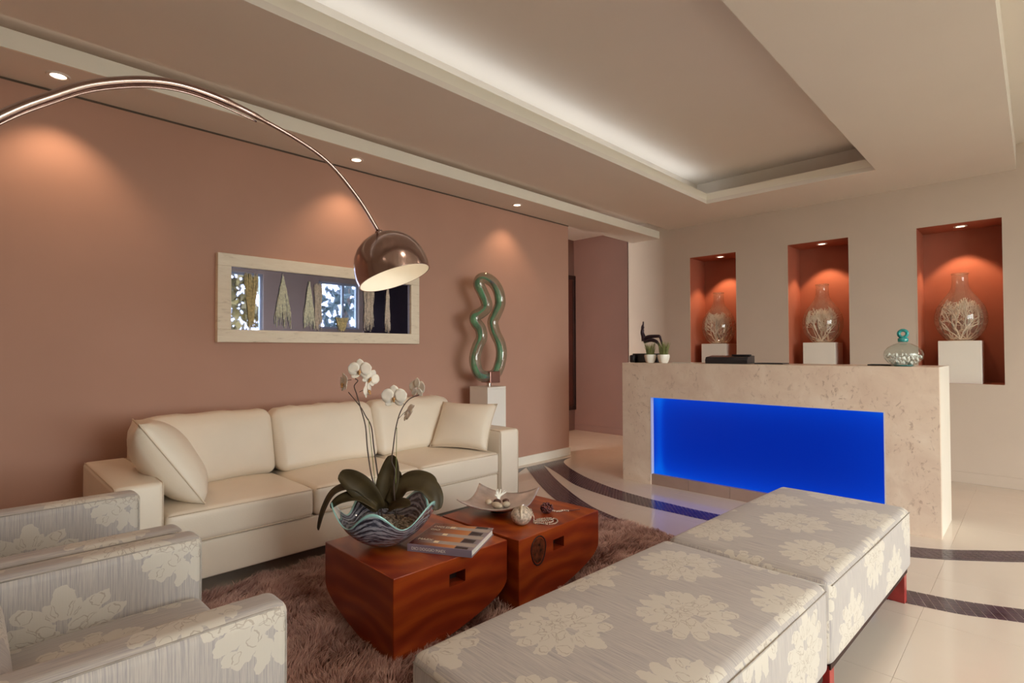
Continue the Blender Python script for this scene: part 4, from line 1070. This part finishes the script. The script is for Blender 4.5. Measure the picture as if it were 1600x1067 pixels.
lim([(-.10, .19), (-.13, .15), (-.16, .12)], (.009, .004))
lim([(.058, .32), (.052, .36), (.050, .395)], (.007, .004))                   # raised arms
lim([(.060, .31), (.066, .34), (.056, .365)], (.007, .004))
g.ball((0, .054, .338), .014, 10, 8, (1, .9, 1.2))
g.build('figure', 'bronze', t, smooth=True)
def pot(y, x, label):
    t = thing('grass_pot', label, 'potted plant', (x, y, TZ), group='small grass pots')
    vs = []; fs = []
    prof = [(.028, 0), (.036, .012), (.046, .045), (.043, .058), (.040, .058), (.036, .03)]
    for r, z in prof:
        for j in range(16):
            a = 2*PI*(j+.5)/16+PI/4; q = 1/max(abs(math.cos(a-PI/4)), abs(math.sin(a-PI/4)))**.75
            vs.append((r*q*math.cos(a)*.95, r*q*math.sin(a)*.95, z))
    for i in range(5):
        for j in range(16): fs.append((i*16+j, i*16+(j+1) % 16, (i+1)*16+(j+1) % 16, (i+1)*16+j))
    fs.append(tuple(range(15, -1, -1))); fs.append(tuple(80+j for j in range(16)))
    G().add(vs, fs).build('pot', 'white_ceramic', t, smooth=40)
    g = G()
    for i in range(110):
        a = random.random()*6.28; r = .030*math.sqrt(random.random()); h = random.uniform(.06, .10); ln = .018*random.random()+.010*r/.03
        g.tube([(r*math.cos(a), r*math.sin(a), .05), ((r+ln*.4)*math.cos(a), (r+ln*.4)*math.sin(a), .05+h*.6), ((r+ln)*math.cos(a), (r+ln)*math.sin(a), .05+h)], [.0013, .0011, .0003], 4, caps=False)
    g.build('grass_tuft', 'grass', t, kind='stuff'); t.scale = (1.18, 1.18, 1.32); return t
pot(2.575, 4.46, 'small white pot of spiky grass beside the figurine base, left one'); pot(2.44, 4.46, 'small white pot of spiky grass, right one of the pair')
o = G().box(-.10, .10, -.09, .09, 0, .004).build('paper_sheet', 'paper', None, loc=(4.6, 2.29, TZ)); tag(o, 'white paper sheet lying on the desk beside the grass pots', 'paper')
t = thing('desk_telephone', 'long black desk phone console lying on the marble desk', 'telephone', (4.60, 1.895, TZ))
G().prism([(-.08, 0), (.08, 0), (.08, .066), (.05, .068), (-.07, .055), (-.085, .03)], -.18, .18, 'y').build('console_body', 'black', t, bevel=.003)
G().rbox(.05, .15, .012, .005, at=(.03, -.09, .072), k=2, seg=1).build('handset', 'black', t, smooth=40)
for y0_, y1_, lb in ((1.45, 1.67, 'thin black folder lying right of the desk phone'), (.74, .88, 'thin black pad half hidden behind the glass decanter')):
    o = G().rbox(.16, y1_-y0_, .010, .003, k=1, seg=1).build('desk_pad', 'black', None, loc=(4.62, (y0_+y1_)/2, TZ+.005)); tag(o, lb, 'desk pad')
# glass decanter with pebbles
dc = (4.50, .662, TZ)
t = thing('glass_decanter', 'squat clear glass decanter with turquoise ring stopper on the desk', 'decanter', dc)
prof = [(.050, .0), (.058, .004), (.085, .022), (.107, .050), (.114, .078), (.108, .104), (.085, .132), (.050, .152), (.026, .160), (.024, .172)]
G().lathe(prof, 40).build('body', 'aqua_glass', t, smooth=True)
G().lathe([(.0001, .001), (.052, .001), (.060, .008), (.05, .011), (.0001, .010)], 30).build('glass_foot', 'turquoise', t, smooth=True)
G().lathe([(.027, .166), (.031, .170), (.031, .190), (.020, .196), (.0001, .197)], 24).build('stopper_neck', 'turquoise', t, smooth=True)
G().tube([(0, .024*math.cos(a), .222+.024*math.sin(a)) for a in [2*PI*i/24 for i in range(24)]], .011, 10, closed=True).build('stopper_ring', 'turquoise', t, smooth=True)
pb = None
for i in range(110):
    a = random.random()*6.28; z = .018+.062*random.random(); rmax = .042+.055*min(1, z/.05); r = rmax*math.sqrt(random.uniform(.25, 1))
    if pb is None:
        pb = G().ball((0, 0, 0), .0115, 7, 5, (1.2, .85, .6)).build('pebble', 'pebble', None, smooth=True); tag(pb, 'small white pebble inside the glass decanter', 'pebble', 'white pebbles in the glass decanter'); o = pb
    else: o = pb.copy(); C.objects.link(o)
    o.location = (dc[0]+r*math.cos(a), dc[1]+r*math.sin(a), dc[2]+z); o.rotation_euler = (random.random()*3, random.random()*3, random.random()*3); s = random.uniform(.7, 1.1); o.scale = (s, s, s)

# ------------------------------------------------------------------ niche pedestals, vases, coral
def fan_mesh(seed, size):
    rd = random.Random(seed); g = G()
    def br(p, a, l, r, d):
        q = p; pts = [Vector((p[0], .0, p[1]))]
        for s in range(3):
            a += rd.gauss(0, .18); q = (q[0]+l/3*math.sin(a), q[1]+l/3*math.cos(a)); pts.append(Vector((q[0], rd.gauss(0, .004), q[1])))
        g.tube(pts, [r, r*.9, r*.85, r*.75], 5, caps=False)
        if d > 0:
            for k in range(3): br(q, a+rd.uniform(-.75, .75), l*rd.uniform(.70, .92), r*.78, d-1)
    for k in range(6): br((0, 0), -1.3+k*.52+rd.gauss(0, .1), size*.36, .0062, 4)
    return g
vprof = [(.085, 0), (.095, .004), (.140, .045), (.178, .105), (.197, .180), (.196, .245), (.180, .310), (.150, .370), (.113, .420), (.083, .465), (.067, .505), (.061, .550), (.061, .620), (.066, .632)]
places = ((.520, 'right-hand niche'), (1.680, 'middle niche'), (2.832, 'left-hand niche'))
ped = vas = None
for i, (y, w) in enumerate(places):
    lb = 'white square pedestal block standing in the ' + w
    if ped is None:
        ped = thing('pedestal_block', lb, 'pedestal', (6.56, y, NZ0), group='niche pedestals')
        G().box(-.155, .155, -.155, .155, 0, .395).build('block_body', 'white_lacquer', ped, bevel=.003)
    else: copy_tree(ped, (6.56, y, NZ0), label=lb)
    lb = 'bulbous clear glass vase with coral inside, in the ' + w
    if vas is None:
        vas = thing('glass_vase', lb, 'vase', (6.56, y, NZ0+.395), group='niche vases')
        G().lathe(vprof, 48).build('vase_body', 'vase_glass', vas, smooth=True)
        G().lathe([(.0001, .001), (.088, .001), (.093, .008), (.0001, .008)], 32).build('vase_foot', 'shell', vas, smooth=40)
        G().tube([(.064*math.cos(a), .064*math.sin(a), .632) for a in [2*PI*j/32 for j in range(32)]], .004, 8, closed=True).build('vase_lip', 'vase_glass', vas, smooth=True)
    else: copy_tree(vas, (6.56, y, NZ0+.395), label=lb)
    for k, (a, sz, dx, dy, nm) in enumerate(((1.45, .34, -.05, .0, 'front'), (1.0, .30, .03, .05, 'middle'), (2.1, .30, .06, -.04, 'rear'))):
        o = thing('sea_fan_coral', nm + ' white lacy sea fan inside the vase of the ' + w, 'coral', (6.56+dx, y+dy, NZ0+.395+.012), a+i*.35, group='sea fans in the vases')
        fm = fan_mesh(10*i+k, sz*.92)
        # keep every twig inside the glass
        nv = []
        for v in fm.v:
            z = min(max(v[2], .0), .37-.02*math.sin(v[0]*40)); rmax = np.interp(z, [p[1] for p in vprof], [p[0] for p in vprof])-.014-abs(math.hypot(dx, dy))*.75
            x = max(-rmax, min(rmax, v[0])); nv.append((x, v[1], z))
        fm.v = nv; fm.build('coral_fan', 'coral', o, smooth=True)
